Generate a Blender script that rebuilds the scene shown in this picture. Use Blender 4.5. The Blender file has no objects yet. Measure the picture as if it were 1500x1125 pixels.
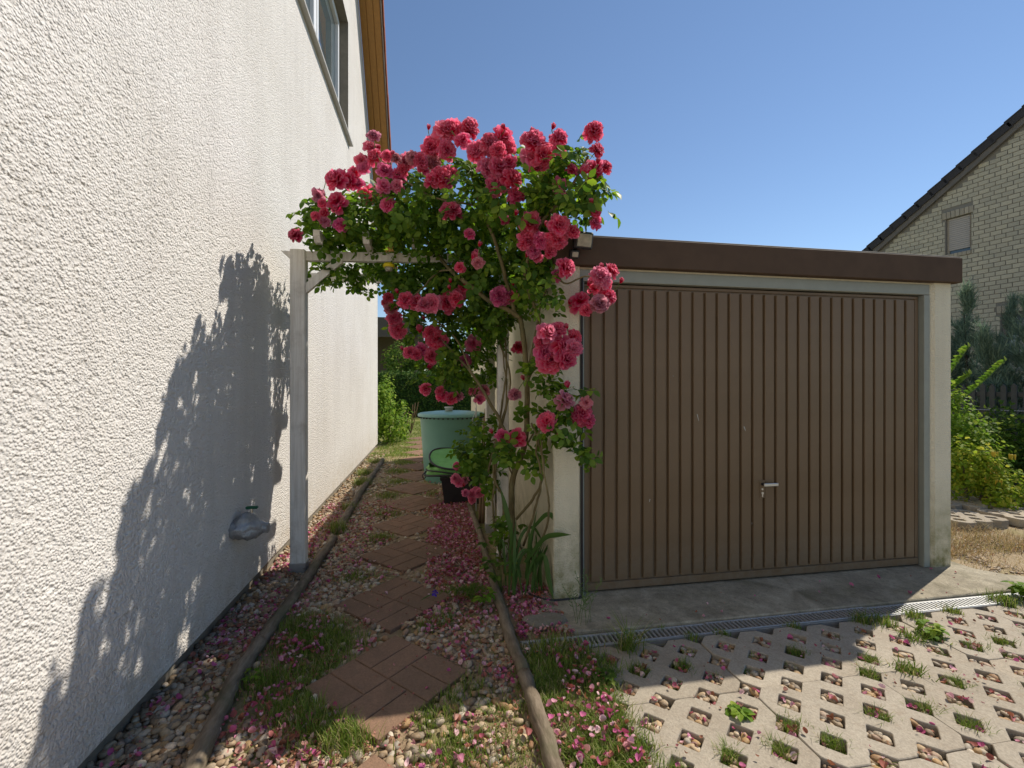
import bpy, bmesh, math, random
import numpy as np
from mathutils import Vector, Matrix, Euler, noise as mnoise

random.seed(7)
rng = np.random.default_rng(7)
sc = bpy.context.scene
COL = sc.collection
R = math.radians

# ------------------------------------------------------------------ camera
cam_data = bpy.data.cameras.new("camera")
cam = bpy.data.objects.new("camera", cam_data)
COL.objects.link(cam)
cam_data.sensor_width = 36.0
cam_data.lens = 16.0
cam_data.clip_start = 0.05
cam_data.clip_end = 500
cam.location = (0, 0, 1.4)
cam.rotation_euler = (R(90), 0, R(-9.87))
sc.camera = cam

# ------------------------------------------------------------------ sky, sun, exposure
SUN = Vector((1.85, 0.837, 2.355)).normalized()
SUN_EL = math.asin(SUN.z)
SUN_AZ = math.atan2(SUN.x, SUN.y)
world = bpy.data.worlds.new("World")
sc.world = world
world.use_nodes = True
wn = world.node_tree.nodes
wn.clear()
wo = wn.new("ShaderNodeOutputWorld")
bg = wn.new("ShaderNodeBackground")
sky = wn.new("ShaderNodeTexSky")
sky.sky_type = 'NISHITA'
sky.sun_disc = False
sky.sun_elevation = SUN_EL
sky.sun_rotation = SUN_AZ
sky.altitude = 100
sky.air_density = 1.0
sky.dust_density = 0.0
sky.ozone_density = 2.8
bg.inputs[1].default_value = 0.058
world.node_tree.links.new(sky.outputs[0], bg.inputs[0])
world.node_tree.links.new(bg.outputs[0], wo.inputs[0])

sun_data = bpy.data.lights.new("sun", 'SUN')
sun_data.energy = 2.55
sun_data.angle = R(0.53)
sun_data.color = (1.0, 0.93, 0.82)
sun = bpy.data.objects.new("sun", sun_data)
COL.objects.link(sun)
sun.rotation_euler = (-SUN).to_track_quat('-Z', 'Y').to_euler()
sun.location = (20, 10, 25)

sc.view_settings.view_transform = 'Standard'
sc.view_settings.look = 'None'
sc.view_settings.gamma = 1.0
sc.view_settings.exposure = 1.14
sc.view_settings.use_curve_mapping = False

# ------------------------------------------------------------------ material helpers
def nmat(name):
    m = bpy.data.materials.new(name)
    m.use_nodes = True
    nt = m.node_tree
    b = nt.nodes["Principled BSDF"]
    return m, nt, b

def N(nt, kind, **kw):
    n = nt.nodes.new("ShaderNode" + kind)
    for k, v in kw.items():
        if k in n.inputs:
            n.inputs[k].default_value = v
        else:
            setattr(n, k, v)
    return n

def coords(nt, scale=(1, 1, 1), out='Object'):
    t = N(nt, "TexCoord")
    mp = N(nt, "Mapping")
    mp.inputs['Scale'].default_value = scale
    nt.links.new(t.outputs[out], mp.inputs[0])
    return mp.outputs[0]

def noise(nt, scale, detail=4, rough=0.55, vec=None):
    n = N(nt, "TexNoise", Scale=scale, Detail=detail, Roughness=rough)
    nt.links.new(vec if vec is not None else coords(nt), n.inputs['Vector'])
    return n.outputs['Fac']

def ramp(nt, fac, stops):
    r = N(nt, "ValToRGB")
    e = r.color_ramp.elements
    while len(e) < len(stops):
        e.new(0.5)
    for i, (p, c) in enumerate(stops):
        e[i].position = p
        e[i].color = (c[0], c[1], c[2], 1) if not isinstance(c, (int, float)) else (c, c, c, 1)
    nt.links.new(fac, r.inputs[0])
    return r.outputs[0]

def mix(nt, fac, a, b, mode='MIX'):
    n = N(nt, "Mix", data_type='RGBA', blend_type=mode)
    for s, v in ((0, fac), (6, a), (7, b)):
        if hasattr(v, 'links'):
            nt.links.new(v, n.inputs[s])
        elif isinstance(v, (int, float)):
            n.inputs[s].default_value = v
        else:
            n.inputs[s].default_value = (v[0], v[1], v[2], 1)
    return n.outputs[2]

def bump(nt, b, height, dist, strength=1.0, prev=None):
    n = N(nt, "Bump", Strength=strength, Distance=dist)
    nt.links.new(height, n.inputs['Height'])
    if prev is not None:
        nt.links.new(prev, n.inputs['Normal'])
    nt.links.new(n.outputs[0], b.inputs['Normal'])
    return n.outputs[0]

def plain(name, col, rough=0.6, metal=0.0, var=0.12, scale=14, bscale=0, bdist=0.001, spec=0.4):
    m, nt, b = nmat(name)
    c = mix(nt, noise(nt, scale, 5, 0.6), [x * (1 - var) for x in col], [min(1, x * (1 + var)) for x in col])
    # noise sits near 0.5: stretch it
    nt.links.new(c, b.inputs['Base Color'])
    b.inputs['Roughness'].default_value = rough
    b.inputs['Metallic'].default_value = metal
    b.inputs['Specular IOR Level'].default_value = spec
    if bscale:
        bump(nt, b, noise(nt, bscale, 4, 0.6), bdist)
    return m

def island_mat(name, stops, rough=0.6, translucent=0.0, tcol=None, spec=0.3, bscale=0, bdist=0.002, nvar=0):
    """colour chosen per connected piece"""
    m, nt, b = nmat(name)
    g = N(nt, "NewGeometry")
    c = ramp(nt, g.outputs['Random Per Island'], stops)
    if nvar:
        c = mix(nt, nvar, c, ramp(nt, noise(nt, bscale or 60, 5, 0.65), [(0.3, 0.25), (0.7, 1.0)]), 'MULTIPLY')
    nt.links.new(c, b.inputs['Base Color'])
    b.inputs['Roughness'].default_value = rough
    b.inputs['Specular IOR Level'].default_value = spec
    if bscale:
        bump(nt, b, noise(nt, bscale, 4, 0.6), bdist)
    if translucent:
        add_translucent(nt, b, c, translucent, tcol)
    return m

def add_translucent(nt, b, c, f, tint=None):
    t = N(nt, "BsdfTranslucent")
    cc = mix(nt, 1.0, c, tint, 'MULTIPLY') if tint else c
    nt.links.new(cc, t.inputs[0])
    mx = N(nt, "MixShader")
    mx.inputs[0].default_value = f
    nt.links.new(b.outputs[0], mx.inputs[1])
    nt.links.new(t.outputs[0], mx.inputs[2])
    out = [n for n in nt.nodes if n.type == 'OUTPUT_MATERIAL'][0]
    nt.links.new(mx.outputs[0], out.inputs[0])

# ---- stucco of the house
def stucco(name, ca, cb, scale, dist, stain=0.0, moss=0.0, mcol=(0.20, 0.19, 0.07), mtop=0.7):
    m, nt, b = nmat(name)
    big = noise(nt, 0.9, 5, 0.6)
    streak = noise(nt, 1.0, 4, 0.6, coords(nt, (7, 7, 0.5)))
    c = mix(nt, ramp(nt, big, [(0.35, 0.0), (0.7, 1.0)]), ca, cb)
    c = mix(nt, ramp(nt, streak, [(0.45, 0.0), (0.75, stain)]), c, [x * 0.72 for x in cb])
    vo = N(nt, "TexVoronoi", Scale=scale, feature='SMOOTH_F1', Smoothness=0.6)
    nt.links.new(coords(nt), vo.inputs['Vector'])
    pit = ramp(nt, vo.outputs['Distance'], [(0.15, 1.0), (0.75, 0.0)])
    if moss:
        z = N(nt, "SeparateXYZ")
        nt.links.new(coords(nt), z.inputs[0])
        add = N(nt, "MapRange")
        add.inputs['From Min'].default_value = 0.02
        add.inputs['From Max'].default_value = mtop
        add.inputs['To Min'].default_value = 1.0
        add.inputs['To Max'].default_value = 0.0
        nt.links.new(z.outputs[2], add.inputs[0])
        mul = N(nt, "Math", operation='MULTIPLY')
        nt.links.new(add.outputs[0], mul.inputs[0])
        nt.links.new(ramp(nt, noise(nt, 9, 6, 0.7), [(0.35, 0.1), (0.65, 1.0)]), mul.inputs[1])
        c = mix(nt, mul.outputs[0], c, mcol)
    nt.links.new(c, b.inputs['Base Color'])
    b.inputs['Roughness'].default_value = 0.92
    b.inputs['Specular IOR Level'].default_value = 0.15
    p = bump(nt, b, pit, dist)
    bump(nt, b, noise(nt, scale * 2.6, 3, 0.6), dist * 0.35, 1.0, p)
    return m

M = {}
M['stucco'] = stucco('house_stucco', (0.685, 0.658, 0.625), (0.62, 0.588, 0.55), 105, 0.0045, 0.25, moss=0.5, mcol=(0.50, 0.44, 0.36), mtop=0.55)
M['plinth'] = plain('plinth_render', (0.20, 0.175, 0.135), 0.95, var=0.35, scale=9, bscale=120, bdist=0.003)
M['garage_stucco'] = stucco('garage_stucco', (0.74, 0.68, 0.52), (0.68, 0.61, 0.45), 130, 0.0035, 0.3, moss=1.0)
M['white_paint'] = plain('white_window_plastic', (0.78, 0.79, 0.80), 0.35, var=0.03)
M['sill'] = plain('sill_metal', (0.42, 0.40, 0.36), 0.45, var=0.15, scale=20)
M['soffit'] = plain('varnished_wood', (0.36, 0.17, 0.035), 0.5, var=0.25, scale=18)
M['red_tile'] = island_mat('red_clay_tile', [(0, (0.22, 0.06, 0.03)), (1, (0.33, 0.10, 0.05))], 0.85, bscale=40)
M['dark_tile'] = island_mat('dark_concrete_tile', [(0, (0.03, 0.028, 0.03)), (1, (0.055, 0.05, 0.05))], 0.8, bscale=40)
M['brown_fascia'] = plain('brown_sheet_fascia', (0.088, 0.057, 0.038), 0.75, var=0.25, scale=8, spec=0.15)
M['bitumen'] = plain('roof_felt', (0.10, 0.10, 0.10), 0.95)
M['frame_grey'] = plain('grey_green_door_frame', (0.27, 0.28, 0.24), 0.55, var=0.15, scale=10)
M['rubber'] = plain('black_rubber', (0.02, 0.02, 0.022), 0.5)
M['steel'] = plain('galvanised_steel', (0.46, 0.46, 0.45), 0.4, 0.6, var=0.2, scale=40)
M['chrome'] = plain('brushed_metal', (0.62, 0.60, 0.54), 0.35, 0.7, var=0.1)
M['black_plastic'] = plain('black_plastic', (0.028, 0.026, 0.028), 0.45, var=0.2)
M['green_plastic'] = plain('green_plastic', (0.145, 0.31, 0.25), 0.45, var=0.12, scale=5)
M['lid_plastic'] = plain('green_lid_plastic', (0.16, 0.33, 0.30), 0.4, var=0.12, scale=6)
M['grey_plastic'] = plain('grey_plastic', (0.42, 0.43, 0.40), 0.5)
M['bag_green'] = plain('green_tarpaulin', (0.15, 0.38, 0.09), 0.5, var=0.25, scale=12, bscale=30, bdist=0.006)
M['tap_green'] = plain('tap_handle_green', (0.01, 0.10, 0.05), 0.4)
M['yellow'] = plain('yellow_plastic', (0.75, 0.60, 0.02), 0.4)

def brown_door():
    m, nt, b = nmat('brown_door_paint')
    c = mix(nt, ramp(nt, noise(nt, 2.2, 6, 0.65), [(0.35, 0.0), (0.7, 1.0)]), (0.145, 0.094, 0.050), (0.172, 0.115, 0.066))
    st = noise(nt, 1.0, 5, 0.6, coords(nt, (9, 9, 0.7)))
    c = mix(nt, ramp(nt, st, [(0.5, 0.0), (0.8, 0.35)]), c, (0.19, 0.15, 0.11))
    sp = N(nt, "TexVoronoi", Scale=14.0)
    nt.links.new(coords(nt), sp.inputs['Vector'])
    c = mix(nt, ramp(nt, sp.outputs['Distance'], [(0.0, 0.55), (0.035, 0.0)]), c, (0.30, 0.27, 0.22))
    nt.links.new(c, b.inputs['Base Color'])
    b.inputs['Roughness'].default_value = 0.48
    b.inputs['Specular IOR Level'].default_value = 0.35
    z = N(nt, "SeparateXYZ"); nt.links.new(coords(nt), z.inputs[0])
    mr = N(nt, "MapRange")
    for k_, v_ in (('From Min', 0.0), ('From Max', 0.45), ('To Min', 0.75), ('To Max', 0.0)): mr.inputs[k_].default_value = v_
    nt.links.new(z.outputs[2], mr.inputs[0])
    mu = N(nt, "Math", operation='MULTIPLY'); nt.links.new(mr.outputs[0], mu.inputs[0])
    nt.links.new(ramp(nt, noise(nt, 13, 6, 0.75), [(0.4, 0.0), (0.7, 1.0)]), mu.inputs[1])
    c = mix(nt, mu.outputs[0], c, (0.20, 0.165, 0.12))
    nt.links.new(c, b.inputs['Base Color'])
    b.inputs['Roughness'].default_value = 0.42
    bump(nt, b, noise(nt, 5, 3, 0.5), 0.006)
    return m
M['door'] = brown_door()

def wood_white():
    m, nt, b = nmat('weathered_white_wood')
    g = noise(nt, 1.0, 5, 0.65, coords(nt, (60, 60, 3)))
    c = mix(nt, ramp(nt, g, [(0.4, 0.0), (0.72, 1.0)]), (0.80, 0.76, 0.70), (0.62, 0.57, 0.50))
    c = mix(nt, ramp(nt, noise(nt, 7, 5, 0.7), [(0.5, 0.0), (0.75, 0.5)]), c, (0.36, 0.31, 0.25))
    nt.links.new(c, b.inputs['Base Color'])
    b.inputs['Roughness'].default_value = 0.75
    bump(nt, b, g, 0.0015)
    return m
M['white_wood'] = wood_white()

def bark(name, a, c2, stretch=(30, 6, 30)):
    m, nt, b = nmat(name)
    g = noise(nt, 1.0, 6, 0.7, coords(nt, stretch))
    c = mix(nt, ramp(nt, g, [(0.33, 0.0), (0.68, 1.0)]), a, c2)
    c = mix(nt, ramp(nt, noise(nt, 6, 4, 0.6), [(0.52, 0.0), (0.7, 0.6)]), c, (0.10, 0.10, 0.05))
    nt.links.new(c, b.inputs['Base Color'])
    b.inputs['Roughness'].default_value = 0.9
    b.inputs['Specular IOR Level'].default_value = 0.15
    bump(nt, b, g, 0.006)
    return m
M['log'] = bark('weathered_log', (0.10, 0.075, 0.05), (0.27, 0.215, 0.155))
M['stem'] = bark('rose_stem_bark', (0.10, 0.075, 0.035), (0.24, 0.20, 0.10), (25, 25, 9))
M['cane'] = bark('dry_cane', (0.16, 0.10, 0.06), (0.30, 0.20, 0.12), (30, 30, 5))
M['trunk'] = bark('tree_bark', (0.05, 0.04, 0.03), (0.14, 0.11, 0.085), (12, 12, 3))

def concrete(name, a, c2, dark, sc_=1.0, algae=0.0):
    m, nt, b = nmat(name)
    c = mix(nt, ramp(nt, noise(nt, 3 * sc_, 6, 0.65), [(0.3, 0.0), (0.7, 1.0)]), a, c2)
    c = mix(nt, ramp(nt, noise(nt, 1.3 * sc_, 5, 0.7), [(0.45, 0.0), (0.75, 0.7)]), c, dark)
    oi = N(nt, "ObjectInfo")
    c = mix(nt, 1.0, c, ramp(nt, oi.outputs['Random'], [(0, (0.80, 0.78, 0.74)), (0.5, (0.96, 0.96, 0.95)), (1, (1.0, 0.97, 0.92))]), 'MULTIPLY')
    c = mix(nt, ramp(nt, noise(nt, 16 * sc_, 5, 0.75), [(0.53, 0.0), (0.70, 0.55)]), c, dark)
    v = N(nt, "TexVoronoi", Scale=150.0)
    nt.links.new(coords(nt), v.inputs['Vector'])
    c = mix(nt, 0.35, c, ramp(nt, v.outputs['Color'], [(0.1, 0.35), (0.9, 1.0)]), 'MULTIPLY')
    if algae:
        c = mix(nt, ramp(nt, noise(nt, 4, 5, 0.7), [(0.5, 0.0), (0.72, algae)]), c, (0.12, 0.11, 0.05))
    nt.links.new(c, b.inputs['Base Color'])
    b.inputs['Roughness'].default_value = 0.9
    b.inputs['Specular IOR Level'].default_value = 0.2
    p = bump(nt, b, noise(nt, 160, 4, 0.7), 0.0016)
    bump(nt, b, noise(nt, 22, 5, 0.6), 0.003, 1.0, p)
    return m
M['paver'] = concrete('grid_paver_concrete', (0.475, 0.42, 0.34), (0.385, 0.33, 0.26), (0.27, 0.21, 0.15))
M['apron'] = concrete('apron_concrete', (0.50, 0.45, 0.35), (0.27, 0.24, 0.18), (0.13, 0.115, 0.085), 2.2, 0.5)
M['slab'] = concrete('red_brown_slab', (0.30, 0.182, 0.120), (0.235, 0.145, 0.095), (0.185, 0.125, 0.085))
M['stone'] = concrete('grey_fieldstone', (0.28, 0.25, 0.20), (0.20, 0.18, 0.14), (0.12, 0.12, 0.07))
M['pebble'] = island_mat('river_pebbles', [(0, (0.17, 0.125, 0.085)), (0.17, (0.36, 0.25, 0.145)), (0.34, (0.50, 0.385, 0.25)), (0.48, (0.24, 0.19, 0.14)),
                         (0.60, (0.60, 0.49, 0.35)), (0.72, (0.46, 0.29, 0.13)), (0.84, (0.30, 0.16, 0.085)), (0.92, (0.70, 0.60, 0.46)), (1, (0.36, 0.31, 0.24))],
                         0.65, bscale=70, bdist=0.002, nvar=0.45)
M['petal'] = island_mat('fallen_petals', [(0, (0.34, 0.09, 0.08)), (0.20, (0.36, 0.16, 0.08)), (0.36, (0.45, 0.08, 0.18)), (0.50, (0.60, 0.14, 0.32)),
                        (0.66, (0.46, 0.28, 0.18)), (0.80, (0.66, 0.26, 0.38)), (1, (0.78, 0.56, 0.54))], 0.7, 0.25)
M['withered'] = island_mat('withered_petals', [(0, (0.20, 0.085, 0.05)), (0.3, (0.30, 0.13, 0.075)), (0.5, (0.36, 0.10, 0.10)), (0.7, (0.42, 0.24, 0.14)), (0.85, (0.45, 0.15, 0.19)), (1, (0.52, 0.36, 0.24))], 0.8, 0.2)
M['grass'] = island_mat('grass_blades', [(0, (0.10, 0.17, 0.02)), (0.5, (0.17, 0.26, 0.03)), (0.78, (0.25, 0.30, 0.05)), (0.9, (0.36, 0.31, 0.13)), (1, (0.44, 0.36, 0.19))], 0.55, 0.4)
M['drygrass'] = island_mat('dry_grass', [(0, (0.36, 0.26, 0.11)), (0.5, (0.42, 0.30, 0.14)), (0.8, (0.20, 0.19, 0.06)), (1, (0.34, 0.15, 0.10))], 0.7, 0.35)
M['rose_leaf'] = island_mat('rose_leaves', [(0, (0.048, 0.105, 0.014)), (0.45, (0.090, 0.172, 0.022)), (0.8, (0.135, 0.220, 0.030)), (1, (0.23, 0.32, 0.045))],
                            0.46, 0.48, (1.5, 1.6, 0.6), spec=0.2)
M['iris'] = island_mat('iris_leaves', [(0, (0.045, 0.11, 0.022)), (1, (0.085, 0.16, 0.035))], 0.4, 0.3)
M['bright_leaf'] = island_mat('bright_shrub_leaves', [(0, (0.10, 0.20, 0.02)), (0.6, (0.20, 0.33, 0.03)), (1, (0.34, 0.42, 0.06))], 0.6, 0.5, spec=0.15)
M['yellow_leaf'] = island_mat('yellow_green_leaves', [(0, (0.14, 0.24, 0.02)), (0.6, (0.28, 0.37, 0.03)), (1, (0.46, 0.44, 0.06))], 0.6, 0.5, spec=0.15)
M['mid_leaf'] = island_mat('mid_green_leaves', [(0, (0.06, 0.12, 0.018)), (0.6, (0.13, 0.22, 0.03)), (1, (0.24, 0.30, 0.05))], 0.6, 0.45, spec=0.15)
M['hedge'] = island_mat('hedge_leaves', [(0, (0.045, 0.10, 0.02)), (0.6, (0.085, 0.16, 0.03)), (1, (0.17, 0.23, 0.045))], 0.6, 0.35, spec=0.15)
M['juniper'] = island_mat('juniper_needles', [(0, (0.12, 0.185, 0.125)), (0.6, (0.20, 0.29, 0.20)), (1, (0.28, 0.35, 0.24))], 0.7, 0.35)
M['hedge_core'] = plain('hedge_core', (0.035, 0.06, 0.02), 0.95, var=0.4)
M['flower_yellow'] = plain('yarrow_yellow', (0.55, 0.42, 0.05), 0.7)
M['violet'] = plain('violet_petal', (0.06, 0.02, 0.35), 0.6)
M['brick'] = None

def ground_mat(name, a, b_, c3, moss, mfac):
    m, nt, b = nmat(name)
    c = mix(nt, ramp(nt, noise(nt, 5, 7, 0.7), [(0.3, 0.0), (0.7, 1.0)]), a, b_)
    c = mix(nt, ramp(nt, noise(nt, 60, 4, 0.7), [(0.4, 0.0), (0.75, 1.0)]), c, c3)
    c = mix(nt, ramp(nt, noise(nt, 1.9, 5, 0.7), [(0.46, 0.0), (0.6, mfac)]), c, moss)
    nt.links.new(c, b.inputs['Base Color'])
    b.inputs['Roughness'].default_value = 0.95
    b.inputs['Specular IOR Level'].default_value = 0.1
    p = bump(nt, b, noise(nt, 45, 6, 0.7), 0.012)
    return m
M['soil'] = ground_mat('dry_soil', (0.30, 0.21, 0.13), (0.41, 0.31, 0.205), (0.20, 0.14, 0.085), (0.14, 0.17, 0.04), 0.75)
M['lawn'] = ground_mat('dry_lawn', (0.19, 0.19, 0.055), (0.25, 0.21, 0.09), (0.12, 0.15, 0.035), (0.14, 0.18, 0.04), 0.8)
M['yard'] = ground_mat('dry_grassy_gravel', (0.34, 0.25, 0.15), (0.42, 0.34, 0.24), (0.24, 0.18, 0.10), (0.22, 0.20, 0.08), 0.6)
M['bed'] = ground_mat('paver_bed_soil', (0.12, 0.09, 0.06), (0.18, 0.13, 0.09), (0.09, 0.065, 0.045), (0.09, 0.10, 0.03), 0.5)

def glass():
    m, nt, b = nmat('window_glass')
    b.inputs['Base Color'].default_value = (0.05, 0.07, 0.08, 1)
    b.inputs['Roughness'].default_value = 0.03
    b.inputs['Specular IOR Level'].default_value = 0.9
    c = mix(nt, noise(nt, 1.2, 2, 0.5), (0.04, 0.06, 0.07), (0.09, 0.12, 0.13))
    nt.links.new(c, b.inputs['Base Color'])
    return m
M['glass'] = glass()
M['lens'] = plain('floodlight_glass', (0.34, 0.31, 0.25), 0.15, 0.2, var=0.6, scale=28)

def foil():
    m, nt, b = nmat('silver_plastic_bag')
    c = mix(nt, noise(nt, 14, 4, 0.6), (0.14, 0.14, 0.145), (0.44, 0.44, 0.44))
    nt.links.new(c, b.inputs['Base Color'])
    b.inputs['Roughness'].default_value = 0.28
    b.inputs['Metallic'].default_value = 0.25
    bump(nt, b, noise(nt, 26, 4, 0.6), 0.012)
    return m
M['foil'] = foil()

def petal_mat():
    m, nt, b = nmat('rose_petals')
    oi = N(nt, "ObjectInfo")
    at = N(nt, "Attribute", attribute_name='edge')
    g = N(nt, "NewGeometry")
    base = oi.outputs['Color']
    deep = mix(nt, 1.0, base, (0.96, 0.55, 0.75), 'MULTIPLY')
    lite = mix(nt, 0.60, base, (1.0, 0.50, 0.64))
    c = mix(nt, ramp(nt, at.outputs['Fac'], [(0.45, 0.0), (1.0, 1.0)]), deep, lite)
    v = ramp(nt, g.outputs['Random Per Island'], [(0, 0.72), (1, 1.0)])
    c = mix(nt, 1.0, c, v, 'MULTIPLY')
    nt.links.new(c, b.inputs['Base Color'])
    b.inputs['Roughness'].default_value = 0.55
    b.inputs['Specular IOR Level'].default_value = 0.2
    add_translucent(nt, b, c, 0.55)
    return m
M['rose_petal'] = petal_mat()
M['sepal'] = plain('rose_sepal', (0.09, 0.15, 0.03), 0.5)

def brick_mat(name, ca, cb):
    m, nt, b = nmat(name)
    oi = N(nt, "ObjectInfo")
    g = N(nt, "NewGeometry")
    ad = N(nt, "Math", operation='ADD')
    nt.links.new(oi.outputs['Random'], ad.inputs[0])
    nt.links.new(g.outputs['Random Per Island'], ad.inputs[1])
    fr = N(nt, "Math", operation='FRACT')
    nt.links.new(ad.outputs[0], fr.inputs[0])
    c = ramp(nt, fr.outputs[0], [(0, ca), (1, cb)])
    c = mix(nt, 0.3, c, ramp(nt, noise(nt, 35, 4, 0.6), [(0.3, 0.5), (0.7, 1.0)]), 'MULTIPLY')
    nt.links.new(c, b.inputs['Base Color'])
    b.inputs['Roughness'].default_value = 0.9
    bump(nt, b, noise(nt, 60, 4, 0.6), 0.004)
    return m
M['brick'] = brick_mat('yellow_facing_brick', (0.60, 0.535, 0.395), (0.485, 0.44, 0.335))
M['mortar'] = plain('brick_mortar', (0.24, 0.22, 0.185), 0.95, var=0.2, scale=30)
M['lintel_brick'] = brick_mat('brown_edge_brick', (0.50, 0.43, 0.32), (0.40, 0.345, 0.26))
M['shutter'] = plain('beige_roller_shutter', (0.46, 0.41, 0.36), 0.5, var=0.08)
M['verge'] = plain('grey_verge_board', (0.16, 0.14, 0.12), 0.7, var=0.2)
M['fence'] = plain('grey_fence_wood', (0.06, 0.065, 0.066), 0.8, var=0.3, scale=20)
M['carport_wood'] = plain('carport_brown_wood', (0.15, 0.115, 0.085), 0.8, var=0.25, scale=10)

# ------------------------------------------------------------------ object helpers
WORLD = {}          # object name -> world position of its origin

def link(o, parent=None, loc=None):
    COL.objects.link(o)
    base = WORLD[parent.name] if parent is not None else Vector((0, 0, 0))
    if parent is not None:
        o.parent = parent
    w = Vector(loc) if loc is not None else base
    o.location = w - base
    WORLD[o.name] = w
    return o

def tag(o, label=None, cat=None, group=None, kind=None):
    if label: o['label'] = label
    if cat: o['category'] = cat
    if group: o['group'] = group
    if kind: o['kind'] = kind
    return o

def thing(name, loc, label, cat, group=None, rz=0.0):
    o = bpy.data.objects.new(name, None)
    o.empty_display_size = 0.1
    link(o, None, loc)
    o.rotation_euler = (0, 0, rz)
    return tag(o, label, cat, group)

def mesh_np(name, V, F, mat, smooth=False, attr=None):
    me = bpy.data.meshes.new(name)
    V = np.asarray(V, dtype=np.float32)
    if isinstance(F, np.ndarray) and F.ndim == 2:
        k = F.shape[1]
        me.vertices.add(len(V)); me.vertices.foreach_set('co', V.ravel())
        me.loops.add(F.size); me.loops.foreach_set('vertex_index', F.ravel().astype(np.int32))
        me.polygons.add(len(F))
        me.polygons.foreach_set('loop_start', np.arange(0, F.size, k, dtype=np.int32))
        me.polygons.foreach_set('loop_total', np.full(len(F), k, dtype=np.int32))
        me.update(calc_edges=True)
    else:
        me.from_pydata([tuple(map(float, v)) for v in V], [], [tuple(f) for f in F])
        me.update()
    if smooth:
        me.polygons.foreach_set('use_smooth', np.ones(len(me.polygons), dtype=bool))
    if attr is not None:
        a = me.attributes.new('edge', 'FLOAT', 'POINT')
        a.data.foreach_set('value', np.asarray(attr, dtype=np.float32))
    if mat is not None:
        me.materials.append(mat)
    return me

def mk(name, V, F, mat, parent=None, smooth=False, origin=None):
    """mesh object from WORLD coordinates; top-level ones get their origin at the base"""
    V = np.asarray(V, dtype=np.float64)
    if parent is not None:
        o0 = WORLD[parent.name]
    elif origin is not None:
        o0 = Vector(origin)
    else:
        o0 = Vector(((V[:, 0].min() + V[:, 0].max()) / 2, (V[:, 1].min() + V[:, 1].max()) / 2, V[:, 2].min()))
    me = mesh_np(name, V - np.array(o0), F, mat, smooth)
    o = bpy.data.objects.new(name, me)
    return link(o, parent, o0)

def inst(name, me, loc, parent=None, rot=(0, 0, 0), scale=(1, 1, 1)):
    o = bpy.data.objects.new(name, me)
    link(o, parent, loc)
    o.rotation_euler = rot
    o.scale = scale
    return o

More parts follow.
